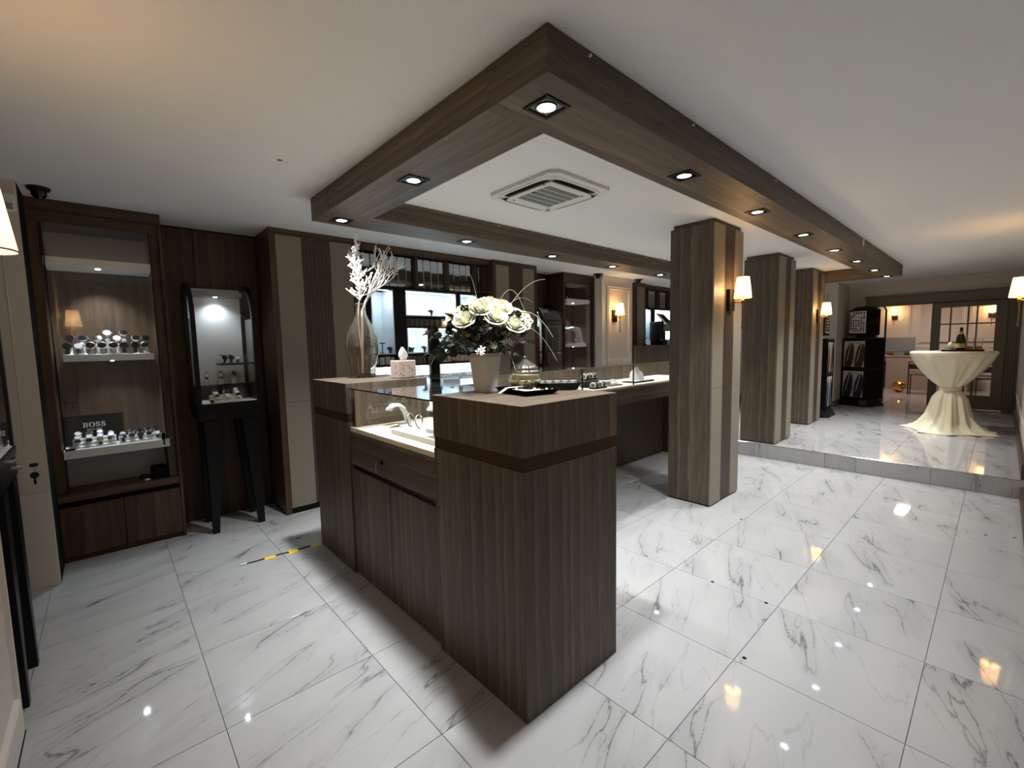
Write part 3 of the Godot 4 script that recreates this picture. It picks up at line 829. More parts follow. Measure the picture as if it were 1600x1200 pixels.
func display_wall(x: float, lb: String, full: bool, y0 := 0.0, z := -4.40) -> void:
	# lit shelving wall; x is its left edge
	var W := 1.718
	var t := thing("display_wall", lb, "display unit", V(x + W / 2, y0, -4.6))
	bx(t, "top_trim", M.wood_dark, V(x, CE - 0.06, -4.78), V(x + W, CE - 0.001, z + 0.08), 0)
	bx(t, "back_board", M.black_matt, V(x, y0, -4.795), V(x + W, CE - 0.06, -4.775))
	bx(t, "transom_back", M.black_matt, V(x, 2.13, z - 0.15), V(x + W, CE - 0.06, z - 0.05))
	bx(t, "sill_rail", M.black, V(x, 2.108, z - 0.15), V(x + W, 2.135, z + 0.015), 0)
	var mu := [0.0, 0.295, 0.71, 1.125, 1.525, W - 0.03]
	for i in mu.size(): bx(t, "mullion", M.wood_dark, V(x + mu[i], 2.135, z - 0.05), V(x + mu[i] + 0.03, CE - 0.06, z + 0.015))
	for i in 5: mirror_row(t, x + mu[i] + 0.03, x + mu[i + 1], 3 if i == 0 else (2 if i == 4 else 4), 2.14, 2.472, z - 0.04)
	# niches: [x0, x1, y0, y1, light]
	var ns := [[0.193, 0.429, 1.427, 2.10, 0.020], [0.59, 1.245, 1.842, 2.10, 0.05], [0.597, 0.84, 1.43, 1.695, 0.022], [1.0, 1.252, 1.43, 1.695, 0.022], [0.193, 0.852, 1.02, 1.28, 0.05], [1.0, 1.50, 1.02, 1.28, 0.04], [1.32, 1.555, 1.427, 2.10, 0.020]]
	for q in ns:
		if not full and (q[2] < 1.3 or q[0] > 1.1): continue
		niche(t, x + q[0], x + q[1], q[2], q[3], z, q[4] * 5.0)
	# framing round the niches
	var g := G.new()
	for q in [[0.0, 0.183, 0.9, 2.108], [0.439, 0.58, 1.30, 2.108], [1.255, 1.31, 1.415, 2.108], [1.565, W, 0.9, 2.108], [0.85, 0.99, 1.415, 1.71], [0.862, 0.99, 0.9, 1.292], [0.183, 0.439, 2.10, 2.108], [1.51, 1.565, 0.9, 1.415]]:
		g.box(V(x + q[0], maxf(q[2], y0), maxf(z - 0.30, -4.772)), V(x + q[1], q[3], z), 1, 0.003)
	mk(t, "upright", M.black, g)
	var rails := [[0.58, 1.255, 1.82, 1.832], [0.58, 1.255, 1.70, 1.715], [0.183, 0.862, 1.285, 1.298], [0.99, 1.565, 1.285, 1.298], [0.183, 1.565, 1.40, 1.417], [0.183, 1.565, 0.995, 1.008]]
	for q in rails: bx(t, "rail", M.black, V(x + q[0], q[2], maxf(z - 0.30, -4.772)), V(x + q[1], q[3], z + 0.004), 0)
	mirror_row(t, x + 0.585, x + 1.25, 10, 1.716, 1.82, z - 0.03)
	mirror_row(t, x + 0.19, x + 0.86, 10, 1.30, 1.40, z - 0.03)
	mirror_row(t, x + 0.99, x + 1.56, 9, 1.30, 1.40, z - 0.03)
	bx(t, "base_cabinet", M.wood_dark, V(x, y0, -4.774), V(x + W, 0.995, z + 0.01))
	if full:
		var gp := G.new()
		var ps := []
		for i in 9: ps.append(V(x + 0.922 + cos(PI - i * PI / 8) * 0.066, 1.53 + sin(i * PI / 8) * 0.06, z + 0.03))
		ps.append(V(x + 0.9288, 1.0, z + 0.03)); ps.append(V(x + 0.856, 1.0, z + 0.03))
		gp.prism(ps, V(0, 0, -0.028))
		mk(t, "arched_panel", M.black, gp)

func sconce(at: Vector3, turn: float, lb: String) -> void:
	# wall lamp: backplate on the wall at local z = 0, arm towards +z, shade bottom at local y = 0
	if not has_node("wall_lamp"):
		var t := thing("wall_lamp", lb, "wall lamp", Vector3.ZERO, "shaded wall lamps")
		bx(t, "backplate", M.bronze, V(-0.055, -0.11, 0), V(0.055, 0.085, 0.028), 1, 0.004)
		var g := G.new()
		for x in [-0.02, 0.02]: g.tube([V(x, -0.03, 0.028), V(x * 0.6, -0.03, 0.09), V(0, -0.03, 0.115)], 0.006)
		mk(t, "arm", M.brass, g)
		mk(t, "rod", M.brass, G.new().lathe([Vector2(0, -0.275), Vector2(0.011, -0.27), Vector2(0.008, -0.255), Vector2(0.006, -0.25), Vector2(0.006, -0.05), Vector2(0.014, -0.042), Vector2(0.014, -0.012), Vector2(0.008, -0.006), Vector2(0.008, 0.03), Vector2(0, 0.03)], V(0, 0, 0.115), 12))
		var sh := mk(t, "shade", M.shade, G.new().lathe([Vector2(0.074, 0.0), Vector2(0.051, 0.185)], V(0, 0, 0.115), 32))
		mk(sh, "rim", M.brass, G.new().lathe([Vector2(0.0745, 0.003), Vector2(0.0755, 0.0), Vector2(0.0735, -0.002)], V(0, 0, 0.115), 32))
		mk(t, "bulb", M.bulb, G.new().ball(V(0, 0.075, 0.115), V(0.02, 0.03, 0.02)))
		t.position = at
		t.rotation.y = turn
	else:
		dup(get_node("wall_lamp"), "wall_lamp", at, turn, lb)
	var c := at + V(0, 0.085, 0.115).rotated(Vector3.UP, turn)
	omni(c, WARM, 0.095, 0.035)

# ---------- watches ----------
var proto := {}
func watch_proto(kind: String) -> Node3D:
	var q: Array = {"silver": ["steel", "black_gloss", "steel"], "black": ["black", "black_gloss", "strap_black"], "white": ["steel", "dial_white", "steel"], "gold": ["gold", "dial_green", "strap_black"], "brown": ["steel", "dial_white", "strap_brown"]}[kind]
	var t := Node3D.new()
	var g := G.new().lathe([Vector2(0, 0), Vector2(0.0185, 0), Vector2(0.0205, 0.004), Vector2(0.0195, 0.009), Vector2(0.017, 0.010), Vector2(0.0165, 0.008)], Vector3.ZERO, 18)
	g.cyl(V(0.019, 0.005, 0), V(0.024, 0.005, 0), 0.003, -1, 8)
	mk2(t, "case", M[q[0]], g)
	mk2(t, "dial", M[q[1]], G.new().lathe([Vector2(0.0165, 0.008), Vector2(0, 0.0085)], Vector3.ZERO, 18))
	# strap: a closed band round a cushion below the case
	var pts := []
	for i in 17:
		var a := -PI * 0.62 + i * (PI * 2 - PI * 0.76) / 16.0 + PI
		var c := V(0, -0.019 + cos(a + PI) * 0.0, 0)
		var y := -0.020 - 0.023 * cos(a)
		var z := 0.030 * sin(a)
		pts.append([c * 0 + V(-0.009, y, z), V(0.009, y, z)])
	var band := G.new()
	var p2 := []
	for i in pts.size():
		var r: Array = pts[i]
		var d := V(0, r[0].y + 0.020, r[0].z).normalized() * 0.0016
		p2.append([r[0] - d, r[0] + d, r[1] + d, r[1] - d])
	band.sheet(p2, true)
	mk2(t, "strap", M[q[2]], band)
	return t

func mk2(parent: Node3D, nm: String, m: Material, g: G) -> MeshInstance3D:
	var o := MeshInstance3D.new()
	o.name = nm; o.mesh = g.mesh(); o.material_override = m
	parent.add_child(o, true)
	return o

func watch(kind: String, at: Vector3, rot: Vector3, lb: String, group: String, sc := 1.0) -> void:
	if not proto.has(kind): proto[kind] = watch_proto(kind)
	var c: Node3D = proto[kind].duplicate()
	c.name = numbered("wristwatch")
	add_child(c)
	c.position = at
	c.rotation = rot
	c.scale = Vector3.ONE * sc
	tag(c, lb, "watch", group)

const ORD := ["first", "second", "third", "fourth", "fifth", "sixth", "seventh", "eighth", "ninth"]
const LOOK := {"silver": "silver watch with dark dial", "black": "all-black watch", "white": "silver watch with white dial", "gold": "gold-cased watch on black strap", "brown": "brown-strapped watch with white dial"}

func stepped_tray(nm: String, lb: String, x0: float, x1: float, z0: float, y: float, rows: int, cols: int, m: Material, dz := 0.05, dy := 0.022, turn := 0.0) -> Node3D:
	# tiered tray with a cushion for every watch; front edge at z0, rows climb backwards
	var t := thing(nm, lb, "display tray", V((x0 + x1) / 2, y, z0 - rows * dz / 2))
	for r in rows:
		bx(t, "tier", m, V(x0, y, z0 - (r + 1) * dz), V(x1, y + 0.012 + r * dy, z0 - r * dz), 0, 0.003)
		for c in cols:
			var cx := x0 + (c + 0.5) * (x1 - x0) / cols
			var g := G.new()
			g.ball(V(cx, y + 0.028 + r * dy, z0 - (r + 0.5) * dz), V(0.019, 0.019, 0.020), 12)
			mk(t, "cushion", m, g)
	return t

func fill_tray(x0: float, x1: float, z0: float, y: float, rows: int, cols: int, kinds: Array, where: String, group: String, dz := 0.05, dy := 0.022, sc := 1.0) -> void:
	var k := 0
	var rn := ["front", "middle", "rear", "topmost"]
	for r in rows:
		for c in cols:
			var kd: String = kinds[k % kinds.size()]
			k += 1
			if kd == "": continue
			var cx := x0 + (c + 0.5) * (x1 - x0) / cols
			watch(kd, V(cx, y + 0.047 + r * dy, z0 - (r + 0.5) * dz + 0.011), V(0.75, 0, 0), "%s, %s in the %s row of %s" % [LOOK[kd], ORD[c], rn[r if rows > 1 else 0], where], group, sc)

func build_back_wall() -> void:
	# timber panels between the cabinets
	for q in [[0.388, 1.102, "dark wood back panel behind the nearer arched vitrine"], [4.372, 5.045, "dark wood back panel behind the farther arched vitrine"]]:
		var p := thing("wall_panel", q[2], "wall panel", V((q[0] + q[1]) / 2, 0, -4.76))
		var n := 3
		for i in n: bx(p, "board", M.wood_dark, V(q[0] + i * (q[1] - q[0]) / n + 0.0005, 0, -4.80), V(q[0] + (i + 1) * (q[1] - q[0]) / n - 0.0005, CE - 0.012, -4.725))
		bx(p, "top_strip", M.black_matt, V(q[0], CE - 0.012, -4.80), V(q[1], CE - 0.001, -4.73), 0)
	cabinet(V(0.018, 0, -4.40), "tall glazed watch cabinet at the left end of the back wall")
	cabinet(V(5.43, 0, -4.40), "tall glazed jewellery cabinet left of the cream lamp wall", false)
	panelled_cabinet(1.105, "tall beige and brown striped cupboard right of the nearer arched vitrine")
	panelled_cabinet(3.597, "tall beige and brown striped cupboard behind the flower bouquet")
	display_wall(1.879, "lit white display shelving with mirrored top behind the glass vase", true)
	# beyond the cream wall, on the raised floor
	var c4 := thing("tall_cupboard", "narrow beige and brown cupboard beside the till screens", "cupboard", V(7.0, UP, -4.5))
	bx(c4, "body", M.wood_dark, V(6.67, UP, -4.79), V(7.33, CE - 0.001, -4.42))
	bx(c4, "beige_panel", M.beige, V(7.05, 1.2, -4.43), V(7.29, CE - 0.07, -4.408))
	bx(c4, "stile", M.wood_dark, V(6.67, UP, -4.43), V(7.045, CE - 0.07, -4.408)); bx(c4, "stile", M.wood_dark, V(7.292, UP, -4.43), V(7.33, CE - 0.07, -4.406))
	bx(c4, "top_rail", M.wood_dark, V(6.67, CE - 0.07, -4.43), V(7.33, CE - 0.001, -4.40), 0)
	display_wall(7.332, "lit display shelving with mirrored top behind the till counter", false, UP, -4.56)
	var tc := thing("till_counter", "tall wood counter carrying the till screens on the raised floor", "counter", V(7.6, UP, -4.2))
	bx(tc, "front", M.wood, V(6.672, UP, -4.25), V(8.9, 1.40, -4.22))
	bx(tc, "top", M.wood, V(6.668, 1.40, -4.398), V(8.92, 1.425, -4.20), 0)
	bx(tc, "end_panel", M.wood, V(8.88, UP, -4.395), V(8.91, 1.40, -4.25))
	# arched vitrines
	var a := arch_stand("black arched glass vitrine on tapering legs, nearer one on the back wall")
	a.position = V(0.738, 0, -4.262)
	dup(a, "arched_vitrine", V(4.70, 0, -4.262), 0, "black arched glass vitrine between the striped cupboard and jewellery cabinet")
	dup(a, "arched_vitrine", V(-0.349, 0, -2.905), PI / 2, "black arched vitrine at the left edge with hanging keys")
	vitrine_light(V(0.738, 1.945, -4.592), 0.14)
	vitrine_light(V(4.70, 1.945, -4.592), 0.16)
	vitrine_light(V(-0.679, 1.945, -2.905), 0.12)
	# left return: panel and cabinet seen at the picture edge
	var lp := thing("wall_panel", "dark wood panel on the left wall behind the vitrine with keys", "wall panel", V(-0.9, 0, -2.9))
	bx(lp, "board", M.wood_dark, V(-0.97, 0, -3.28), V(-0.80, CE - 0.001, -2.552))
	var lc := thing("display_cabinet", "tall watch cabinet on the left wall, cut by the picture edge", "cabinet", V(-0.7, 0, -3.67))
	bx(lc, "body", M.wood_dark, V(-0.97, 0, -4.065), V(-0.86, CE - 0.001, -3.285))
	for q in [[-4.066, -4.045], [-3.305, -3.284]]: bx(lc, "side_panel", M.wood_dark, V(-0.86, 0, q[0]), V(-0.47, CE - 0.001, q[1]))
	bx(lc, "base", M.wood_dark, V(-0.86, 0, -4.045), V(-0.475, 0.5, -3.305)); bx(lc, "head_panel", M.wood_dark, V(-0.86, 2.39, -4.045), V(-0.47, CE - 0.001, -3.305), 2)
	bx(lc, "shelf", M.white, V(-0.86, 0.75, -4.045), V(-0.48, 0.81, -3.305), 2); bx(lc, "glass_front", M.glass_pane, V(-0.505, 0.81, -4.045), V(-0.50, 2.39, -3.305), 1, 0)
	# wall lamps
	sconce(V(4.245, 1.868, -1.70), 0, "lit wall lamp with cream shade on the nearest pillar")
	sconce(V(-0.347, 1.785, -1.885), PI / 2, "lit wall lamp cut by the left picture edge")
	sconce(V(8.12, 1.845, -1.94), 0, "lit wall lamp with cream shade on the farthest pillar")
	sconce(V(6.13, 1.93, -4.262), 0, "lit wall lamp on the cream panelled wall behind the counter")
	sconce(V(6.42, 1.845, 0.2), PI, "lit wall lamp at the right picture edge above the cocktail table")
	sconce(V(15.3, 2.04, -1.93), -PI / 2, "lit wall lamp on the panelled wall of the far room")
	sconce(V(15.3, 2.0, -0.2), -PI / 2, "wall lamp seen through the glazed door of the far room")
	watches_and_displays()

func sign_board(x0: float, x1: float, y0: float, y1: float, z: float) -> void:
	var t := thing("brand_sign", "black board with white serif lettering behind the white watch tray", "sign", V((x0 + x1) / 2, y0, z))
	bx(t, "board", M.black_matt, V(x0, y0, z - 0.02), V(x1, y1, z), 0, 0.002)
	var f := SystemFont.new()
	f.font_names = PackedStringArray(["Droid Serif"])
	f.font_weight = 700
	for q in [["BOSS", 0.036, 0.66, "lettering"], ["HUGO BOSS", 0.010, 0.50, "small_lettering"]]:
		var tm := TextMesh.new()
		tm.text = q[0]; tm.font = f; tm.font_size = 64; tm.depth = 0.002; tm.pixel_size = q[1] / 46.0
		var o := put(t, q[3], M.white, tm)
		o.position = V(0.0, (y1 - y0) * q[2], 0.0015)

func post_stand(nm: String, lb: String, p: Vector3, h: float) -> void:
	# small T-bar jewellery stand
	var t := thing(nm, lb, "jewellery stand", p)
	mk(t, "foot", M.black, G.new().lathe([Vector2(0, 0), Vector2(0.022, 0), Vector2(0.02, 0.006), Vector2(0, 0.007)], p, 14))
	mk(t, "post", M.black, G.new().cyl(p + V(0, 0.006, 0), p + V(0, h, 0), 0.005, -1, 8))
	mk(t, "bar", M.black, G.new().cyl(p + V(-0.032, h, 0), p + V(0.032, h, 0), 0.006, -1, 8))

func bust(lb: String, p: Vector3, turn: float, s: float, group := "", ramp := false) -> void:
	# white necklace stand: either a sloping chest with shoulders, or a bowed stalk carrying a wide collar
	var t := thing("necklace_bust", lb, "necklace stand", p, group)
	t.rotation.y = turn
	var prof := [[0.075, 0.0, 0.085], [0.06, 0.03, 0.088], [0.04, 0.065, 0.085], [0.022, 0.095, 0.074], [0.010, 0.118, 0.055], [0.004, 0.135, 0.036], [0.002, 0.15, 0.032], [0.006, 0.16, 0.036]]
	if ramp: prof = [[-0.055, 0.0, 0.032], [-0.050, 0.035, 0.032], [-0.040, 0.075, 0.036], [-0.022, 0.108, 0.046], [0.004, 0.128, 0.066], [0.034, 0.128, 0.074], [0.052, 0.112, 0.060], [0.058, 0.100, 0.046]]
	var pts := []
	var back := []
	for q in prof:
		var row := []
		var rb := []
		for j in 9:
			var a := (j / 8.0 - 0.5)
			var e := V(q[2] * 2 * a, q[1] + (0.0 if ramp else -0.02 * a * a), q[0] - 0.10 * a * a) * s
			row.append(e); rb.append(e + V(0, -0.003, -0.010) * s)
		pts.append(row); back.append(rb)
	mk2(t, "chest", M.leather_white, G.new().sheet(pts))
	mk2(t, "back_shell", M.leather_white, G.new().sheet(back))
	var f: float = -0.055 if ramp else 0.02
	mk2(t, "foot", M.leather_white, G.new().box(V(-0.04, 0, f - 0.04) * s, V(0.04, 0.012, f + 0.04) * s, 0, 0.003))
	if not ramp: mk2(t, "strut", M.leather_white, G.new().box(V(-0.02, 0, -0.02) * s, V(0.02, 0.13, -0.008) * s, 0, 0.002))
	var ch := []
	for i in 13:
		var a := PI * i / 12.0
		var x := cos(a) * 0.036
		if ramp: ch.append(V(x * 1.5, 0.131 - 0.022 * maxf(0.0, sin(a) - 0.6), 0.004 + 0.045 * sin(a) - 0.5 * x * x) * s)
		else: ch.append(V(x, 0.150 - 0.075 * sin(a), 0.006 + 0.034 * pow(sin(a), 1.5) - 2.0 * x * x + 0.002) * s)
	mk2(t, "chain", M.steel, G.new().tube(ch, 0.0013 * s, -1, 5))

func watches_and_displays() -> void:
	var ox := 0.018
	# lower shelf of the watch cabinet
	sign_board(-0.265, 0.066, 0.812, 1.035, -4.60)
	stepped_tray("watch_tray", "white three-tier watch tray in front of the black lettered board", -0.222, 0.018, -4.45, 0.81, 3, 4, M.white)
	fill_tray(-0.222, 0.018, -4.45, 0.81, 3, 4, ["silver", "silver", "gold", "silver", "white", "white", "white", "white", "white", "gold", "white", ""], "the left white tray", "watches on the left white tray")
	stepped_tray("watch_tray", "white two-tier watch tray at the right of the lower shelf", 0.03, 0.285, -4.45, 0.81, 2, 5, M.white, 0.06, 0.03)
	fill_tray(0.03, 0.285, -4.45, 0.81, 2, 5, ["black", "silver", "black", "silver", "brown", "", "silver", "black", "silver", "black"], "the two-tier white tray", "watches on the right white tray", 0.06, 0.03)
	var pl := thing("price_plate", "small black plate on the front edge of the lower shelf", "plate", V(-0.22, 0.81, -4.41))
	bx(pl, "plate", M.black, V(-0.255, 0.81, -4.418), V(-0.205, 0.822, -4.402), 0, 0.002)
	var lk := thing("shelf_lock", "black lock with hanging key at the right of the lower shelf", "lock", V(0.293, 0.81, -4.41))
	mk(lk, "body", M.black, G.new().cyl(V(0.293, 0.81, -4.412), V(0.293, 0.86, -4.412), 0.014, 0.011, 14))
	mk(lk, "key", M.black, G.new().box(V(0.288, 0.765, -4.399), V(0.298, 0.812, -4.395), 1, 0.001))
	# mid shelf
	var kk := ["black", "white", "silver", "silver", "silver", "black", "black", "silver"]
	for i in 8:
		var p := V(ox - 0.215 + i * 0.062, 1.487, -4.51 + (i % 3) * 0.012)
		watch(kk[i], p + V(0, 0.060, 0), V(1.05, rf(-0.25, 0.25), 0), "%s, %s from left along the middle shelf" % [LOOK[kk[i]], ORD[i]], "watches lying along the middle shelf", 1.4)
	var kh := ["black", "silver", "silver", "white", "white", "silver", "silver", "black"]
	var hx := [-0.20, -0.13, -0.05, 0.005, 0.06, 0.10, 0.17, 0.23]
	var hy := [0.075, 0.075, 0.075, 0.115, 0.075, 0.115, 0.075, 0.075]
	for i in 8:
		var p := V(ox + hx[i], 1.487, -4.62)
		var t := thing("watch_stand", "small white watch stand, %s from the left on the middle shelf" % ORD[i], "watch stand", p, "watch stands on the middle shelf")
		mk(t, "stem", M.white, G.new().lathe([Vector2(0, 0), Vector2(0.018, 0), Vector2(0.016, 0.006), Vector2(0.009, 0.012), Vector2(0.010, hy[i] - 0.02), Vector2(0.016, hy[i] - 0.012), Vector2(0, hy[i] - 0.005)], p, 12))
		watch(kh[i], p + V(0, hy[i] + 0.040, 0.014), V(0.9, 0, 0), "%s on the %s raised stand of the middle shelf" % [LOOK[kh[i]], ORD[i]], "watches on the raised stands", 1.35)
	# bits on the cabinet's wooden ledge
	var rt := thing("router_box", "flat black box on the wooden ledge of the watch cabinet", "device", V(0.29, 0.497, -4.55))
	bx(rt, "body", M.black_matt, V(0.205, 0.497, -4.64), V(0.305, 0.575, -4.44), 0, 0.012)
	bx(rt, "foot_strip", M.black, V(0.215, 0.497, -4.44), V(0.295, 0.507, -4.43), 0, 0.002)
	var cs := thing("charger", "small white charger lying on the cabinet's wooden ledge", "charger", V(0.17, 0.497, -4.43))
	mk(cs, "body", M.white, G.new().ball(V(0.17, 0.505, -4.44), V(0.02, 0.009, 0.012)))
	var bb := thing("black_cap", "round black cap lying on the cabinet ledge beside the box", "cap", V(0.155, 0.497, -4.52))
	mk(bb, "dome", M.black, G.new().lathe([Vector2(0.03, 0.497), Vector2(0.028, 0.515), Vector2(0.015, 0.528), Vector2(0, 0.53)], V(0.155, 0, -4.54), 16))
	# nearer arched vitrine
	for i in 3:
		var p := V(0.738 - 0.105 + i * 0.10, 1.20, -4.262 - 0.35)
		var t := thing("watch_block", "white block stand under the %s watch in the arched vitrine" % ORD[i], "watch stand", p, "white block stands in the arched vitrine")
		bx(t, "block", M.white, p + V(-0.02, 0, -0.02), p + V(0.02, 0.045, 0.02), 0, 0.003)
		mk(t, "cushion", M.cream, G.new().ball(p + V(0, 0.07, 0), V(0.018, 0.028, 0.016)))
		var kd: String = ["brown", "white", "silver"][i]
		watch(kd, p + V(0, 0.085, 0.022), V(1.4, 0, 0), "%s on the %s white block of the arched vitrine" % [LOOK[kd], ORD[i]], "watches on blocks in the arched vitrine")
	stepped_tray("watch_tray", "cream watch tray on the deck of the nearer arched vitrine", 0.612, 0.838, -4.29, 1.074, 3, 3, M.cream, 0.045, 0.02)
	fill_tray(0.612, 0.838, -4.29, 1.074, 3, 3, ["silver", "white", "silver", "white", "silver", "white", "silver", "silver", "white"], "the vitrine's cream tray", "watches on the cream tray", 0.045, 0.02)
	for i in 3:
		var kd: String = ["black", "black", "white"][i]
		watch(kd, V(0.765 + i * 0.05, 1.43, -4.555), V(1.2, 0.5 - i * 0.3, 0), "%s, %s from left on the black upper shelf" % [LOOK[kd], ORD[i]], "watches on the black upper shelf", 1.15)
	var pc := thing("price_cube", "small black cube at the front left of the arched vitrine", "price cube", V(0.612, 1.074, -4.275))
	bx(pc, "cube", M.black, V(0.60, 1.074, -4.285), V(0.622, 1.096, -4.265), 0, 0.002)
	# farther vitrine: red lining and a small pendant stand
	var rd := thing("red_card", "dark red card standing at the back of the farther arched vitrine", "card", V(4.70, 1.20, -4.65))
	bx(rd, "card", M.red_dark, V(4.60, 1.2, -4.66), V(4.80, 1.75, -4.652), 1, 0.001)
	# farther cabinet: busts
	bust("white necklace bust on the middle shelf of the jewellery cabinet", V(5.38, 1.487, -4.53), -1.9, 2.0, "", true)
	var bxn := thing("ring_box", "small white ring box beside the bust in the jewellery cabinet", "box", V(5.56, 1.487, -4.55))
	bx(bxn, "box", M.white, V(5.53, 1.487, -4.58), V(5.59, 1.53, -4.52), 0, 0.004); bx(bxn, "lid", M.white, V(5.53, 1.53, -4.585), V(5.59, 1.57, -4.578), 0, 0.002)
	for i in 3:
		var p := V(5.28 + i * 0.14, 0.81, -4.5)
		var t := thing("bracelet_roll", "white bracelet roll, %s of three on the jewellery cabinet's lower shelf" % ORD[i], "bracelet roll", p, "bracelet rolls in the jewellery cabinet")
		mk(t, "roll", M.leather_white, G.new().cyl(p + V(-0.05, 0.035, 0), p + V(0.05, 0.035, 0), 0.033, -1, 14))
		bx(t, "foot", M.white, p + V(-0.05, 0, -0.03), p + V(0.05, 0.01, 0.03), 0)
	# display wall contents
	post_stand("earring_stand", "short black T-bar stand in the tall lit niche", V(2.13, 1.427, -4.50), 0.075)
	post_stand("earring_stand", "taller black T-bar stand in the tall lit niche", V(2.215, 1.427, -4.50), 0.11)
	var cl := [["dark watch lying at the right of the tall lit niche", V(2.278, 1.427, -4.46)], ["dark watch lying in the left square niche", V(2.56, 1.43, -4.48)], ["second dark watch in the left square niche", V(2.69, 1.43, -4.44)], ["dark watch at the left of the right square niche", V(2.90, 1.43, -4.44)], ["dark watch at the right of the right square niche", V(3.08, 1.43, -4.46)], ["pair of dark clasps in the wide upper niche", V(2.80, 1.842, -4.44)]]
	for q in cl: watch("black", q[1] + V(0, 0.045, 0), V(0.9, 0, 0), q[0], "", 1.25)
	var dk := thing("dark_pouch", "dark pouch lying on the left square niche shelf", "pouch", V(2.53, 1.43, -4.5))
	mk(dk, "pouch", M.black_matt, G.new().ball(V(2.55, 1.455, -4.55), V(0.05, 0.028, 0.03)))
	mk(dk, "knot", M.black, G.new().ball(V(2.60, 1.47, -4.55), V(0.012, 0.012, 0.012)))
	var gc := thing("glass_case", "low white card box in the wide bottom niche", "box", V(3.1, 1.02, -4.5))
	bx(gc, "box", M.grey_panel, V(2.95, 1.02, -4.58), V(3.2, 1.10, -4.46), 0, 0.004); bx(gc, "lid", M.white, V(2.945, 1.10, -4.585), V(3.205, 1.112, -4.455), 0, 0.003)

# ---------- far end ----------
func poster_texture(kind: int, light: bool) -> ImageTexture:
	var W := 64
	var H := 112
	var im := Image.create(W, H, false, Image.FORMAT_RGB8)
	im.fill(Color(0.80, 0.79, 0.76))
	var dark := Color(0.20, 0.11, 0.07) if kind == 0 else Color(0.07, 0.08, 0.17)
	var mid := Color(0.33, 0.19, 0.11) if kind == 0 else Color(0.14, 0.16, 0.30)
	for y in H:
		for x in W:
			var u := (x - W * 0.55) / W
			var w := (y - H * 0.62) / H
			var r := Vector2(u * 0.8 + w * 0.45, w * 0.78 - u * 0.3)
			var e := pow(r.x / 0.34, 2) + pow(r.y / 0.44, 2)
			if e < 1.25:
				var c := dark if int((r.y + 1.0) * 9.0) % 2 == 0 else mid
				if absf(r.x + 0.12) < 0.035 and r.y < 0.2: c = Color(0.75, 0.74, 0.7)
				im.set_pixel(x, y, c)
	if light: im.fill_rect(Rect2i(10, 7, 26, 3), Color(0.25, 0.25, 0.25))
	else: im.fill_rect(Rect2i(28, 7, 28, 3), Color(0.25, 0.25, 0.25))
	return ImageTexture.create_from_image(im)

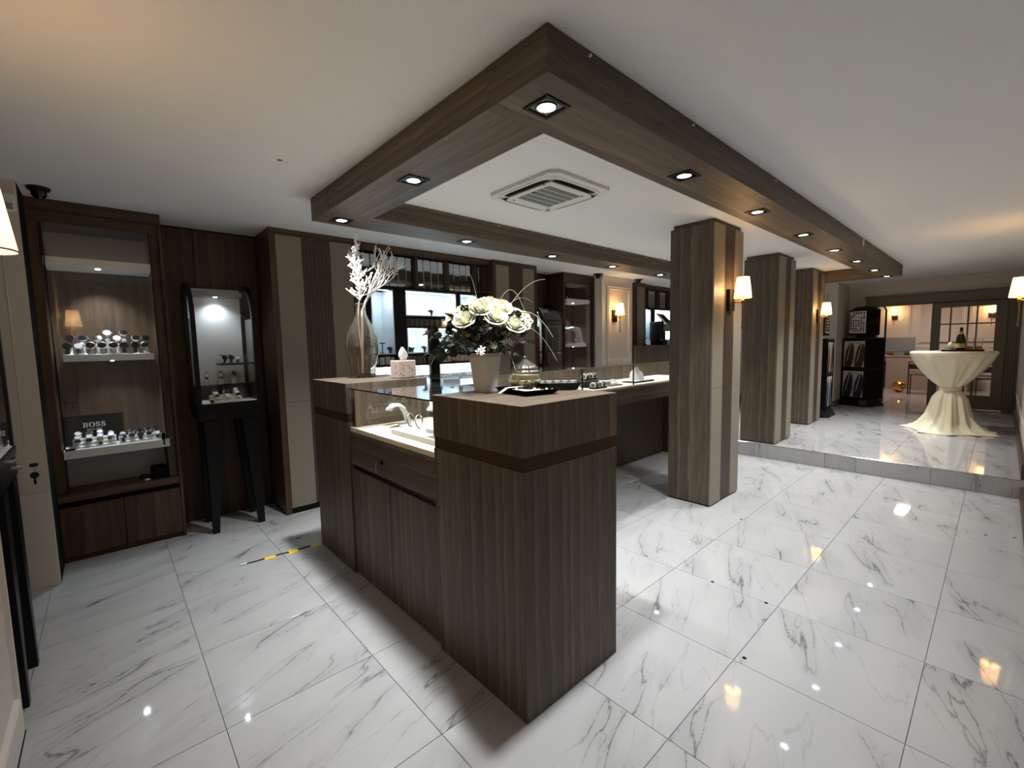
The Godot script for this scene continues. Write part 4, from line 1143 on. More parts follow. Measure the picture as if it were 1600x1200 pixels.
func kiosk(at: Vector3, turn: float, lb: String) -> void:
	if not has_node("display_kiosk"):
		var t := thing("display_kiosk", lb, "display stand", Vector3.ZERO, "black poster display stands")
		var a := 0.29
		var g := G.new()
		# flared octagonal-cornered foot
		var lo := []
		var hi := []
		for q in [[1, 0.7], [0.7, 1], [-0.7, 1], [-1, 0.7], [-1, -0.7], [-0.7, -1], [0.7, -1], [1, -0.7]]:
			lo.append(V(q[0] * 0.36, 0.0, q[1] * 0.36)); hi.append(V(q[0] * 0.285, 0.13, q[1] * 0.285))
		for i in 8:
			var e := (i + 1) % 8
			var m: Vector3 = (lo[e] - lo[i]).cross(hi[i] - lo[i]).normalized()
			if m.dot(lo[i]) < 0: m = -m
			g.quad(lo[i] + V(0, 0.03, 0), lo[e] + V(0, 0.03, 0), hi[e], hi[i], m)
			g.quad(lo[i], lo[e], lo[e] + V(0, 0.03, 0), lo[i] + V(0, 0.03, 0), V(m.x, 0, m.z).normalized())
		mk(t, "foot", M.black, g)
		bx(t, "body", M.black_matt, V(-a + 0.02, 0.12, -a + 0.02), V(a - 0.02, 1.28, a - 0.02), 1, 0.006)
		bx(t, "shelf_top", M.black, V(-a, 1.28, -a), V(a, 1.31, a), 1, 0.006)
		bx(t, "shelf_middle", M.black, V(-a, 0.70, -a), V(a, 0.73, a), 1, 0.004)
		for s in [-1, 1]:
			for r in [-1, 1]: bx(t, "corner_post", M.black, V(s * a, 0.13, r * a), V(s * (a - 0.03), 1.28, r * (a - 0.03)), 1, 0.004)
		# posters on the front (-x) and rear (+x) faces, two columns by two rows
		for row in 2:
			for col in 2:
				var m := mat("poster_%d%d" % [row, col], Color.WHITE, 0.4)
				m.albedo_texture = poster_texture(0 if row == 0 else 1, col == 1)
				var y0 := 0.75 if row == 0 else 0.17
				var z0 := -0.255 + col * 0.262
				var gp := G.new()
				var x := -a + 0.014
				gp.quad(V(x, y0 + 0.50, z0), V(x, y0 + 0.50, z0 + 0.245), V(x, y0, z0 + 0.245), V(x, y0, z0), V(-1, 0, 0))
				mk(t, "poster", m, gp)
				bx(t, "poster_board", M.white, V(x + 0.001, y0, z0), V(x + 0.008, y0 + 0.50, z0 + 0.245), 1, 0)
		# revolving head
		bx(t, "neck", M.black, V(-0.10, 1.31, -0.10), V(0.10, 1.36, 0.10))
		bx(t, "head", M.black_matt, V(-0.20, 1.36, -0.235), V(0.20, 1.85, 0.235), 1, 0.01)
		mk(t, "crown", M.black, G.new().lathe([Vector2(0.24, 1.85), Vector2(0.24, 1.87), Vector2(0.19, 1.905), Vector2(0, 1.91)], Vector3.ZERO, 24))
		bx(t, "head_panel", M.white, V(-0.208, 1.40, -0.20), V(-0.2, 1.82, 0.20), 1, 0.002)
		for s in [-1, 1]: bx(t, "head_wing", M.black, V(-0.17, 1.56, s * 0.235), V(0.17, 1.66, s * 0.255), 1, 0.004)
		var gs := G.new()
		for r in 8:
			for c in 6:
				if (r * 5 + c * 3) % 7 == 0 or (r in [5, 6] and c in [2, 3]): continue
				var y := 1.43 + r * 0.048
				gs.box(V(-0.216, y, -0.175 + c * 0.063), V(-0.208, y + 0.033, -0.145 + c * 0.063), 1, 0.003)
		mk(t, "hanging_strap", M.strap_black, gs).set_meta("kind", "stuff")
		for r in 3: bx(t, "peg_rail", M.steel, V(-0.214, 1.47 + r * 0.115, -0.19), V(-0.208, 1.475 + r * 0.115, 0.19), 2, 0)
		t.position = at
		t.rotation.y = turn
		t.scale = V(0.79, 1, 0.79)
	else:
		dup(get_node("display_kiosk"), "display_kiosk", at, turn, lb)

func cocktail_table(c: Vector3) -> void:
	var t := thing("cocktail_table", "round standing table dressed in a cream cloth tied at the waist", "table", c)
	mk(t, "tabletop", M.white, G.new().lathe([Vector2(0, 1.075), Vector2(0.425, 1.075), Vector2(0.43, 1.085), Vector2(0.43, 1.095), Vector2(0, 1.098)], c, 40))
	mk(t, "column", M.steel, G.new().cyl(c + V(0, 0.02, 0), c + V(0, 1.08, 0), 0.035, -1, 12))
	mk(t, "base_plate", M.steel, G.new().lathe([Vector2(0, 0), Vector2(0.24, 0), Vector2(0.24, 0.012), Vector2(0, 0.02)], c, 24))
	var prof := [[0.0, 1.105, 0.0], [0.30, 1.105, 0.0], [0.425, 1.1045, 0.0], [0.437, 1.098, 0.0], [0.440, 1.085, 0.0], [0.432, 1.055, 0.006], [0.395, 0.99, 0.017], [0.325, 0.88, 0.026], [0.245, 0.77, 0.026], [0.175, 0.68, 0.016], [0.118, 0.625, 0.010], [0.098, 0.60, 0.006], [0.098, 0.575, 0.006], [0.122, 0.54, 0.012], [0.165, 0.46, 0.022], [0.185, 0.35, 0.03], [0.21, 0.23, 0.037], [0.255, 0.12, 0.045], [0.325, 0.045, 0.05], [0.40, 0.014, 0.05], [0.445, 0.004, 0.055]]
	var pts := []
	for q in prof:
		var row := []
		for j in 96:
			var a := TAU * j / 96.0
			var f := sin(a * 11.0 + sin(a * 3.0) * 1.2) * 0.65 + sin(a * 19.0 + 1.0) * 0.35
			var sk := 1.0
			if q[1] < 0.2: sk = 1.0 + 0.16 * sin(a * 4.0 + 0.6)
			var r: float = (q[0] + q[2] * f) * sk
			row.append(c + V(cos(a) * r, q[1] + (0.012 * maxf(0, f) if q[1] < 0.03 else 0.0), sin(a) * r))
		pts.append(row)
	mk(t, "tablecloth", M.cloth, G.new().sheet(pts, true))
	var tie := []
	for q in [[0.109, 0.612], [0.115, 0.60], [0.115, 0.578], [0.108, 0.566]]:
		var row := []
		for j in 40:
			var a := TAU * j / 40.0
			row.append(c + V(cos(a), 0, sin(a)) * q[0] + V(0, q[1], 0))
		tie.append(row)
	mk(t, "tie", M.cloth, G.new().sheet(tie, true))

func build_far_end() -> void:
	kiosk(V(10.93, UP, -1.83), -0.5, "black poster display stand beside the wide doorway")
	kiosk(V(9.0, UP, -2.16), 1.6, "black poster display stand half hidden behind the farthest pillar")
	var c := V(8.64, UP, -0.46)
	cocktail_table(c)
	var top := UP + 1.107
	var tr := thing("serving_tray", "dark red lacquer tray on the cream cocktail table", "tray", V(8.66, top, -0.41))
	bx(tr, "base", M.tray_red, V(8.44, top, -0.56), V(8.86, top + 0.008, -0.16), 0, 0.003)
	for q in [[8.44, -0.56, 8.452, -0.16], [8.848, -0.56, 8.86, -0.16], [8.44, -0.56, 8.86, -0.548], [8.44, -0.172, 8.86, -0.16]]: bx(tr, "rim", M.tray_red, V(q[0], top, q[1]), V(q[2], top + 0.022, q[3]), 0, 0.003)
	var y := top + 0.009
	var p := V(8.60, y, -0.385)
	var b := thing("champagne_bottle", "dark green champagne bottle with gold label on the lacquer tray", "bottle", p)
	mk(b, "body", M.bottle_green, G.new().lathe([Vector2(0, 0), Vector2(0.043, 0), Vector2(0.045, 0.006), Vector2(0.045, 0.15), Vector2(0.038, 0.19), Vector2(0.02, 0.235), Vector2(0.015, 0.26), Vector2(0.015, 0.29), Vector2(0.018, 0.292), Vector2(0.018, 0.31), Vector2(0, 0.312)], p, 24))
	mk(b, "foil", M.candy_gold, G.new().lathe([Vector2(0.0275, 0.215), Vector2(0.0215, 0.235), Vector2(0.0165, 0.255)], p, 24))
	mk(b, "label", M.paper_label, G.new().lathe([Vector2(0.0455, 0.035), Vector2(0.0455, 0.095)], p, 24))
	p = V(8.50, y, -0.50)
	var bw := thing("tissue_bowl", "small grey dish with a white tissue on the lacquer tray", "dish", p)
	mk(bw, "dish", M.grey_panel, G.new().lathe([Vector2(0, 0), Vector2(0.055, 0), Vector2(0.07, 0.05), Vector2(0.066, 0.05), Vector2(0.05, 0.008), Vector2(0, 0.008)], p, 20))
	mk(bw, "tissue", M.tissue, G.new().ball(p + V(0.01, 0.075, 0.02), V(0.03, 0.045, 0.025), 8))
	for i in 4:
		p = V(8.62 + (i % 2) * 0.085, y, -0.295 + (i / 2) * 0.085)
		var gl := thing("tumbler", "glass of orange juice, %s of four on the lacquer tray" % ["left rear", "left front", "right rear", "right front"][(i % 2) + (i / 2) * 2], "glass", p, "juice glasses on the lacquer tray")
		mk(gl, "glass", M.glass_pane, G.new().lathe([Vector2(0, 0), Vector2(0.03, 0), Vector2(0.038, 0.165), Vector2(0.035, 0.165), Vector2(0.028, 0.008), Vector2(0, 0.008)], p, 18))
		mk(gl, "juice", M.juice, G.new().lathe([Vector2(0, 0.009), Vector2(0.027, 0.009), Vector2(0.0295, 0.06), Vector2(0, 0.06)], p, 18))
	var jp := V(8.76, y, -0.40)
	var jg := thing("jug", "tall clear glass jug behind the juice glasses on the lacquer tray", "jug", jp)
	mk(jg, "body", M.glass_pane, G.new().lathe([Vector2(0, 0), Vector2(0.05, 0), Vector2(0.055, 0.08), Vector2(0.04, 0.19), Vector2(0.046, 0.215), Vector2(0.043, 0.215), Vector2(0.037, 0.19), Vector2(0.05, 0.08), Vector2(0, 0.006)], jp, 20))
	var hp := []
	for i in 9: hp.append(jp + V(0, 0.07, 0.045) + V(0, 0.12 * i / 8.0, 0.045 * sin(PI * i / 8.0)))
	mk(jg, "handle", M.glass_pane, G.new().tube(hp, 0.006, -1, 8))
	# room behind the doorway
	var d := thing("desk", "pale wood office desk in the far room", "desk", V(15.0, UP, -1.4))
	bx(d, "front_panel", M.desk_pink, V(14.70, UP, -1.98), V(14.74, UP + 0.81, -0.5))
	bx(d, "end_cabinet", M.chair_wood, V(14.74, UP, -2.20), V(15.2, UP + 0.70, -2.0))
	bx(d, "end_panel", M.desk_pink, V(14.72, UP + 0.70, -2.24), V(15.2, UP + 0.805, -1.98)); bx(d, "top", M.desk_pink, V(14.68, UP + 0.81, -2.25), V(15.26, UP + 0.84, -0.5), 2)
	var dy := UP + 0.84
	var im := thing("computer", "silver-backed desktop computer screen on the far room's desk", "computer", V(14.9, dy, -1.75))
	bx(im, "screen_back", M.aluminium, V(14.86, dy + 0.10, -2.06), V(14.885, dy + 0.46, -1.46), 1, 0.008)
	bx(im, "screen_front", M.screen, V(14.885, dy + 0.11, -2.05), V(14.89, dy + 0.45, -1.47), 1, 0.001)
	bx(im, "stand", M.aluminium, V(14.875, dy, -1.86), V(14.885, dy + 0.2, -1.66)); bx(im, "foot", M.aluminium, V(14.78, dy, -1.86), V(14.98, dy + 0.008, -1.66))
	var pp := thing("paper_stack", "stack of white papers on the far room's desk", "papers", V(14.78, dy, -2.1))
	for i in 3: bx(pp, "sheet", M.white, V(14.71 + i * 0.01, dy + i * 0.006, -2.22 + i * 0.012), V(14.84, dy + 0.006 + i * 0.006, -2.0 + i * 0.02), 0, 0)
	# arched floor mirror or frame by the doorway
	var fr := thing("metal_arch", "tall black round-cornered metal arch standing inside the doorway", "arch", V(11.75, UP, -1.85))
	var ps := [V(11.75, UP, -1.62)]
	ps.append(V(11.75, 2.0, -1.62))
	for i in 9: ps.append(V(11.75, 2.0 + sin(i * PI / 16) * 0.14, -1.76 + cos(i * PI / 16) * 0.14))
	ps.append(V(11.75, 2.14, -2.1)); ps.append(V(11.75, UP, -2.12))
	mk(fr, "tube", M.black, G.new().tube(ps, 0.016, -1, 8))
	mk(fr, "foot_bar", M.black, G.new().cyl(V(11.75, UP + 0.016, -2.12), V(11.75, UP + 0.016, -1.62), 0.015))
	# two chairs and the gold balloon
	chair(V(13.75, UP, -1.22), PI / 2, "brown tube-framed chair before the far room's desk, beside the gold ball")
	chair(V(12.9, UP, -0.16), PI / 2 + 0.2, "brown tube-framed chair seen through the glazed door")
	var gb := thing("gold_ball", "shiny gold ball on the far room's floor beside the chair", "ball", V(14.0, UP, -1.5))
	mk(gb, "ball", M.gold, G.new().ball(V(13.95, UP + 0.135, -1.62), V(0.135, 0.135, 0.135), 24))
	mk(gb, "knot", M.gold, G.new().cyl(V(13.95, UP + 0.265, -1.62), V(13.95, UP + 0.30, -1.62), 0.012, 0.02, 10))
	var cl := thing("added_light_panel", "added glowing panel standing in for window light of the far room", "added light", V(13.4, CE, -1.2))  # added overhead panel, stands in for daylight from the far room's window
	bx(cl, "frame", M.white, V(13.1, CE - 0.02, -1.5), V(13.7, CE, -0.9), 0, 0.003)
	bx(cl, "added_glow", M.led_strip, V(13.12, CE - 0.023, -1.48), V(13.68, CE - 0.02, -0.92), 0, 0)
	area(V(13.4, CE - 0.03, -1.2), Vector3.DOWN, 0.55, 0.55, Color(1, 0.88, 0.82), 3.4)  # added fill in place of the window light

func chair(at: Vector3, turn: float, lb: String) -> void:
	var t := thing("chair", lb, "chair")
	bx(t, "seat", M.chair_wood, V(-0.21, 0.44, -0.21), V(0.21, 0.475, 0.21), 0, 0.01)
	bx(t, "backrest", M.chair_wood, V(-0.2, 0.58, -0.215), V(0.2, 0.70, -0.195), 0, 0.01)
	for s in [-1, 1]:
		mk(t, "leg", M.bronze, G.new().cyl(V(s * 0.195, 0, 0.195), V(s * 0.195, 0.44, 0.195), 0.011, -1, 8))
		mk(t, "leg", M.bronze, G.new().cyl(V(s * 0.195, 0, -0.205), V(s * 0.195, 0.74, -0.205), 0.011, -1, 8))
	mk(t, "top_rail", M.bronze, G.new().cyl(V(-0.195, 0.74, -0.205), V(0.195, 0.74, -0.205), 0.011, -1, 8))
	t.position = at
	t.rotation.y = turn

# ---------- small things ----------
func build_small() -> void:
	air_unit()
	flowers()
	branches()
	counter_top_things()
	showcase_things()
	till_things()
	# ceiling cameras and detector
	for q in [[V(-0.232, CE, -4.14), 0.056, "black dome camera on the ceiling above the left watch cabinet"], [V(5.66, CE, -4.22), 0.075, "black dome camera on the ceiling left of the cream lamp wall"], [V(6.72, CE, -4.18), 0.07, "black dome camera on the ceiling right of the cream lamp wall"]]:
		var t := thing("dome_camera", q[2], "camera", q[0], "ceiling dome cameras")
		mk(t, "plate", M.black, G.new().lathe([Vector2(0, -0.018), Vector2(q[1] * 0.9, -0.018), Vector2(q[1], -0.008), Vector2(q[1], 0)], q[0], 24))
		mk(t, "lens_dome", M.black_gloss, G.new().lathe([Vector2(0, -0.07), Vector2(0.022, -0.066), Vector2(0.036, -0.05), Vector2(0.038, -0.018)], q[0], 20))
	var md := thing("motion_detector", "white motion detector high on the left corner wall", "detector", V(-0.375, 2.38, -4.05))
	mk(md, "body", M.white, G.new().box(V(-0.395, 2.35, -4.069), V(-0.328, 2.46, -4.03), 1, 0.012))
	mk(md, "window", M.grey_panel, G.new().box(V(-0.385, 2.36, -4.03), V(-0.340, 2.40, -4.026), 1, 0.004))
	# taped cable on the floor
	var a := V(0.615, 0.0045, -3.495)
	var b := V(1.125, 0.0045, -3.455)
	var cb := thing("floor_cable", "black cable taped to the floor with yellow tape by the far counter block", "cable", a)
	var ps := []
	for i in 13: ps.append(a.lerp(b, i / 12.0) + V(0, 0, sin(i * 1.1) * 0.004))
	mk(cb, "cable", M.black, G.new().tube(ps, 0.0045, -1, 8))
	mk(cb, "plug", M.steel, G.new().cyl(a - V(0.03, -0.001, 0), a + V(0.01, 0.001, 0), 0.006, -1, 10))
	for i in 3:
		var m := a.lerp(b, [0.30, 0.60, 0.93][i])
		var dx := [0.035, 0.03, 0.05][i] as float
		var w := [0.022, 0.035, 0.02][i] as float
		var pts := []
		for r in 7:
			var zz := lerpf(-w, w, r / 6.0)
			var yy := 0.0012 + 0.0095 * exp(-pow(zz / 0.007, 2))
			pts.append([V(m.x - dx + 0.006 * sin(r * 2.1), yy, m.z + zz), V(m.x + dx + 0.006 * cos(r * 1.7), yy, m.z + zz + 0.004)])
		mk(cb, "tape", M.tape, G.new().sheet(pts))
	var ct := thing("cable_cover", "yellow striped tape strip running from the cable to the counter block", "tape", V(1.0, 0, -3.46))
	mk(ct, "strip", M.tape, G.new().box(V(0.94, 0.0005, -3.478), V(1.12, 0.0015, -3.466), 0, 0.0003))
	# keys at the left vitrine
	var lk := thing("vitrine_lock", "chrome lock fitting on the left vitrine's front edge", "lock", V(-0.33, 1.06, -2.80))
	mk(lk, "plate", M.steel, G.new().box(V(-0.35, 1.045, -2.83), V(-0.315, 1.06, -2.76), 0, 0.003))
	mk(lk, "barrel", M.steel, G.new().cyl(V(-0.33, 1.02, -2.80), V(-0.30, 1.02, -2.80), 0.010, -1, 14))
	var ky := thing("key", "black-headed keys hanging from the lock at the left edge", "key", V(-0.30, 0.98, -2.80))
	mk(ky, "blade", M.steel, G.new().box(V(-0.312, 1.017, -2.802), V(-0.275, 1.023, -2.798), 0, 0.001))
	mk(ky, "bow", M.black, G.new().box(V(-0.278, 1.012, -2.806), V(-0.25, 1.028, -2.794), 0, 0.004))
	mk(ky, "hanging_bow", M.black, G.new().lathe([Vector2(0, -0.004), Vector2(0.013, -0.004), Vector2(0.015, 0), Vector2(0.013, 0.004), Vector2(0, 0.004)], V(-0.265, 0.975, -2.80), 14, Basis(V(1, 0, 0), V(0, 0, 1), V(0, -1, 0))))
	mk(ky, "hanging_blade", M.black, G.new().box(V(-0.269, 0.935, -2.802), V(-0.261, 0.965, -2.798), 1, 0.001))
	mk(ky, "ring", M.steel, G.new().tube([V(-0.27, 1.018, -2.80), V(-0.262, 1.005, -2.798), V(-0.265, 0.988, -2.80)], 0.0012, -1, 6))

func air_unit() -> void:
	var x0 := 2.05
	var x1 := 2.65
	var z0 := -2.485
	var z1 := -1.845
	var y := CE - 0.022
	var t := thing("air_conditioner", "white square cassette air conditioner in the ceiling inside the frame", "air conditioner", V((x0 + x1) / 2, CE, (z0 + z1) / 2))
	# fascia with chamfered corners, open where the louvres sit
	var g := G.new()
	var ps := []
	var k := 0.05
	for q in [[x0 + k, z0], [x1 - k, z0], [x1, z0 + k], [x1, z1 - k], [x1 - k, z1], [x0 + k, z1], [x0, z1 - k], [x0, z0 + k]]: ps.append(V(q[0], y, q[1]))
	g.prism(ps, V(0, 0.022, 0))
	mk(t, "fascia", M.ac_white, g)
	var cx := (x0 + x1) / 2
	var cz := (z0 + z1) / 2
	var rw := 0.268
	# raised rounded surround
	var sp := []
	for i in 32:
		var a := TAU * i / 32.0
		var q := Vector2(cos(a), sin(a))
		var m := pow(pow(absf(q.x), 6) + pow(absf(q.y), 6), 1.0 / 6.0)
		sp.append(q / m)
	var pts := []
	for q in [[rw + 0.012, 0.0], [rw + 0.008, -0.008], [rw - 0.004, -0.01]]:
		var row := []
		for s in sp: row.append(V(cx + s.x * q[0], y + q[1], cz + s.y * q[0]))
		pts.append(row)
	mk(t, "surround", M.ac_white, G.new().sheet(pts, true))
	bx(t, "louvre_slot", M.black, V(cx - 0.195, y - 0.004, cz - rw + 0.008), V(cx + 0.195, y - 0.001, cz - rw + 0.05), 0, 0); bx(t, "louvre_slot", M.black, V(cx - 0.195, y - 0.004, cz + rw - 0.05), V(cx + 0.195, y - 0.001, cz + rw - 0.008), 0, 0)
	bx(t, "louvre_slot", M.black, V(cx - rw + 0.008, y - 0.004, cz - 0.195), V(cx - rw + 0.05, y - 0.001, cz + 0.195), 0, 0); bx(t, "louvre_slot", M.black, V(cx + rw - 0.05, y - 0.004, cz - 0.195), V(cx + rw - 0.008, y - 0.001, cz + 0.195), 0, 0)
	for s in [-1, 1]:
		var f := mk(t, "flap", M.ac_white, G.new().box(V(-0.195, -0.002, -0.018), V(0.195, 0.002, 0.018), 0, 0.001))
		f.position += V(cx, y - 0.012, cz + s * (rw - 0.058)); f.rotation.x = s * 0.45
		var f2 := mk(t, "flap", M.ac_white, G.new().box(V(-0.018, -0.002, -0.195), V(0.018, 0.002, 0.195), 0, 0.001))
		f2.position += V(cx + s * (rw - 0.058), y - 0.012, cz); f2.rotation.z = -s * 0.45
	bx(t, "grille_frame", M.ac_white, V(cx - 0.205, y - 0.012, cz - 0.205), V(cx + 0.205, y - 0.001, cz + 0.205), 0, 0.004)
	for i in 5:
		var z := cz - 0.15 + i * 0.062
		bx(t, "intake_mesh", M.ac_mesh, V(cx - 0.16, y - 0.0135, z), V(cx + 0.16, y - 0.012, z + 0.050), 0, 0)
	for q in [V(cx - 0.145, 0, cz - 0.2), V(cx - 0.2, 0, cz + 0.14), V(cx + 0.16, 0, cz + 0.16)]: mk(t, "screw", M.ac_mesh, G.new().cyl(V(q.x, y - 0.015, q.z), V(q.x, y - 0.002, q.z), 0.008, -1, 10))
	bx(t, "sensor", M.black, V(cx - 0.16, y - 0.0145, cz - 0.01), V(cx - 0.145, y - 0.012, cz + 0.012), 0, 0)

func rose_mesh() -> ArrayMesh:
	var g := G.new()
	g.ball(V(0, 0.018, 0), V(0.015, 0.02, 0.015), 10)
	var lay := [[4, 0.012, 0.052, 0.0], [5, 0.020, 0.053, 0.10], [5, 0.028, 0.051, 0.22], [6, 0.037, 0.047, 0.40], [7, 0.044, 0.041, 0.62]]
	for l in lay.size():
		var q: Array = lay[l]
		for i in q[0]:
			var a: float = TAU * (i + l * 0.5 + rf(-0.1, 0.1)) / q[0]
			var w: float = TAU / q[0] * 0.72
			var pts := []
			for r in 5:
				var u := r / 4.0
				var row := []
				for c in 7:
					var s := (c / 6.0 - 0.5) * 2
					var rr: float = q[1] * (0.35 + 0.65 * sin(u * PI * 0.5)) + q[3] * 0.022 * u * u + 0.002 * cos(s * 3)
					var y: float = q[2] * u * (1.0 - 0.22 * s * s * u) - q[3] * 0.012 * u * u * u * 2.0
					var aa := a + s * w * (0.55 + 0.45 * sin(u * PI * 0.8))
					row.append(V(cos(aa) * rr, y, sin(aa) * rr))
				pts.append(row)
			g.sheet(pts)
	return g.mesh()

func leaf_mesh(l: float, w: float) -> ArrayMesh:
	var pts := []
	for r in 6:
		var u := r / 5.0
		var ww := w * sin(PI * pow(u, 0.8)) + 0.0005
		var row := []
		for c in 5:
			var s := c / 4.0 - 0.5
			row.append(V(s * 2 * ww, l * 0.18 * sin(u * PI) + absf(s) * ww * 0.5, l * u))
		pts.append(row)
	return G.new().sheet(pts).mesh()

func blossom_mesh() -> ArrayMesh:
	var g := G.new()
	for i in 5:
		var a := TAU * i / 5
		var pts := []
		for r in 4:
			var u := r / 3.0
			var row := []
			for c in 3:
				var s := c - 1.0
				row.append(V(cos(a + s * 0.42 * sin(u * PI * 0.85 + 0.2)) * 0.013 * u, 0.004 * u * u, sin(a + s * 0.42 * sin(u * PI * 0.85 + 0.2)) * 0.013 * u))
			pts.append(row)
		g.sheet(pts)
	g.ball(V(0, 0.003, 0), V(0.003, 0.003, 0.003), 6)
	return g.mesh()

func flowers() -> void:
	var c := V(1.385, 1.269, -1.715)
	var v := thing("flower_vase", "white faceted ceramic vase on the nearest counter block", "vase", c)
	var g := G.new()
	var pr := [[0.0, 0.0], [0.062, 0.0], [0.064, 0.004], [0.082, 0.135], [0.088, 0.163], [0.088, 0.170], [0.078, 0.19], [0.074, 0.19], [0.080, 0.163], [0.058, 0.02], [0.0, 0.02]]
	for i in pr.size() - 1:
		for s in 6:
			var a0 := TAU * (s + 0.2) / 6
			var a1 := TAU * (s + 1.2) / 6
			var p := [c + V(cos(a0) * pr[i][0], pr[i][1], sin(a0) * pr[i][0]), c + V(cos(a1) * pr[i][0], pr[i][1], sin(a1) * pr[i][0]), c + V(cos(a1) * pr[i + 1][0], pr[i + 1][1], sin(a1) * pr[i + 1][0]), c + V(cos(a0) * pr[i + 1][0], pr[i + 1][1], sin(a0) * pr[i + 1][0])]
			var m: Vector3 = (p[2] - p[0]).cross(p[3] - p[1]).normalized()
			var am := (a0 + a1) / 2
			var want := V(cos(am), 0.3 if pr[i][1] > 0.16 else -0.01, sin(am)) if i < 7 else -V(cos(am), -0.5, sin(am))
			if m.dot(want) < 0: m = -m
			g.quad(p[0], p[1], p[2], p[3], m)
	mk(v, "body", M.ceramic, g)
	var b := thing("bouquet", "bouquet of cream roses, small white blossoms and arching grasses in the faceted vase", "bouquet", c + V(0, 0.19, 0))
	var right := V(0.740, 0, 0.672)
	var fwd := V(0.672, 0, -0.740)
	var roses := [[-0.075, 0.325, -0.12], [0.055, 0.335, -0.13], [0.13, 0.30, -0.08], [-0.125, 0.335, 0.0], [0.16, 0.335, 0.07], [-0.005, 0.375, -0.11], [-0.085, 0.355, -0.06], [-0.035, 0.385, -0.08], [0.02, 0.395, -0.03], [-0.05, 0.40, 0.05], [0.07, 0.375, -0.07], [0.075, 0.39, 0.04], [0.125, 0.35, -0.02], [0.155, 0.31, 0.0], [0.115, 0.345, 0.09], [0.02, 0.40, 0.08], [-0.095, 0.365, 0.05]]
	var r0 := rose_mesh()
	var r1 := rose_mesh()
	var head := []
	for i in roses.size():
		var q: Array = roses[i]
		var p: Vector3 = c + right * q[0] * 1.08 + fwd * q[2] + V(0, q[1] + 0.028, 0)
		var o := put(b, "rose", M.rose, r0 if i % 2 else r1)
		var out := (p - (c + V(0, 0.12, 0))).normalized() + V(0, 0.35, 0) - fwd * 0.75
		o.basis = Basis(Quaternion(Vector3.UP, out.normalized())) * Basis(Vector3.UP, rf(0, 6)) * Basis.from_scale(Vector3.ONE * rf(0.95, 1.12))
		o.position += p - V(0, 0.02, 0)
		var st := []
		for k in 5: st.append((c + V(0, 0.10, 0)).lerp(p, k / 4.0) + V(0, 0, 0.01 * sin(k)))
		mk(b, "stem", M.leaf, G.new().tube(st, 0.0028, -1, 5))
	var lm := [leaf_mesh(0.06, 0.019), leaf_mesh(0.07, 0.015), leaf_mesh(0.045, 0.02)]
	var bl := blossom_mesh()
	var nl := 0
	var nw := 0
	for i in 64:   # sprays with leaves and blossoms
		var az := rf(0, TAU)
		var el := rf(-0.06, 1.5)
		var L := rf(0.14, 0.235)
		if cos(az) < -0.5 and el < 0.4: L += 0.05
		var d := (right * cos(az) * 1.15 + fwd * sin(az) * 0.8 + V(0, el, 0)).normalized()
		var p0 := c + V(0, 0.185, 0)
		var ps := []
		for k in 6:
			var u := k / 5.0
			ps.append(p0 + V(0, 0.05 * u, 0) + d * L * u + V(0, -0.05 * u * u, 0))
		mk(b, "sprig", M.leaf, G.new().tube(ps, 0.0018, 0.001, 4))
		for k in range(2, 6):
			for s in (2 if k < 5 else 3):
				var white := rng.randf() < 0.45 and k > 1 and nw < 190
				if white: nw += 1
				else: nl += 1
				if nl > 296: continue
				var p: Vector3 = ps[k] + V(rf(-0.012, 0.012), rf(-0.008, 0.012), rf(-0.012, 0.012))
				var o := put(b, "blossom" if white else "leaf", M.blossom if white else (M.leaf if i % 3 else M.leaf_grey), bl if white else lm[nl % 3])
				var ld := (d + V(rf(-1, 1), rf(-0.6, 0.8), rf(-1, 1))).normalized()
				if white: o.basis = Basis(Quaternion(Vector3.UP, (ld + V(0, 0.6, 0) - fwd * 0.5).normalized())) * Basis.from_scale(Vector3.ONE * rf(1.0, 1.6))
				else: o.basis = Basis(Quaternion(Vector3.BACK, ld)) * Basis(Vector3.BACK, rf(-1, 1)) * Basis.from_scale(Vector3.ONE * rf(0.75, 1.15))
				o.position += p
	# arching grass blades: end point (right, up), apex height
	for q in [[-0.30, 0.20, 0.32, 0.05], [-0.27, 0.10, 0.27, 0.0], [0.20, 0.34, 0.60, 0.0], [0.24, 0.40, 0.44, 0.10], [0.33, 0.22, 0.46, -0.05], [0.36, 0.10, 0.40, 0.06], [0.16, 0.02, 0.27, -0.10], [-0.06, 0.52, 0.42, -0.1], [0.30, 0.50, 0.44, 0.0], [-0.12, 0.24, 0.30, -0.16]]:
		var p0 := c + V(0, 0.19, 0)
		var e: Vector3 = c + right * q[0] + V(0, q[1] + 0.04, 0) + fwd * q[3]
		var m := p0.lerp(e, 0.55) + V(0, (q[2] - q[1] * 0.5) * 0.9, 0)
		var ps := []
		for k in 17:
			var u := k / 16.0
			ps.append(p0.lerp(m, u).lerp(m.lerp(e, u), u))
		mk(b, "grass_blade", M.grass_blade, G.new().tube(ps, 0.0017, 0.0008, 5))

func grow(g: G, p: Vector3, d: Vector3, L: float, r: float, depth: int) -> void:
	var ps := [p]
	var q := p
	var dd := d
	for i in 5:
		dd = (dd + V(rf(-1, 1), rf(-0.5, 0.9), rf(-1, 1)) * 0.22).normalized()
		q += dd * L / 5
		ps.append(q)
		if depth > 0 and i > 0:
			for s in 2:
				var sd := (dd + V(rf(-1, 1), rf(-0.3, 0.8), rf(-1, 1)) * 0.85).normalized()
				grow(g, q, sd, L * rf(0.30, 0.46), r * 0.62, depth - 1)
	g.tube(ps, r, r * 0.6, 5)
	if depth == 0: g.ball(q, Vector3.ONE * r * 1.5, 6)

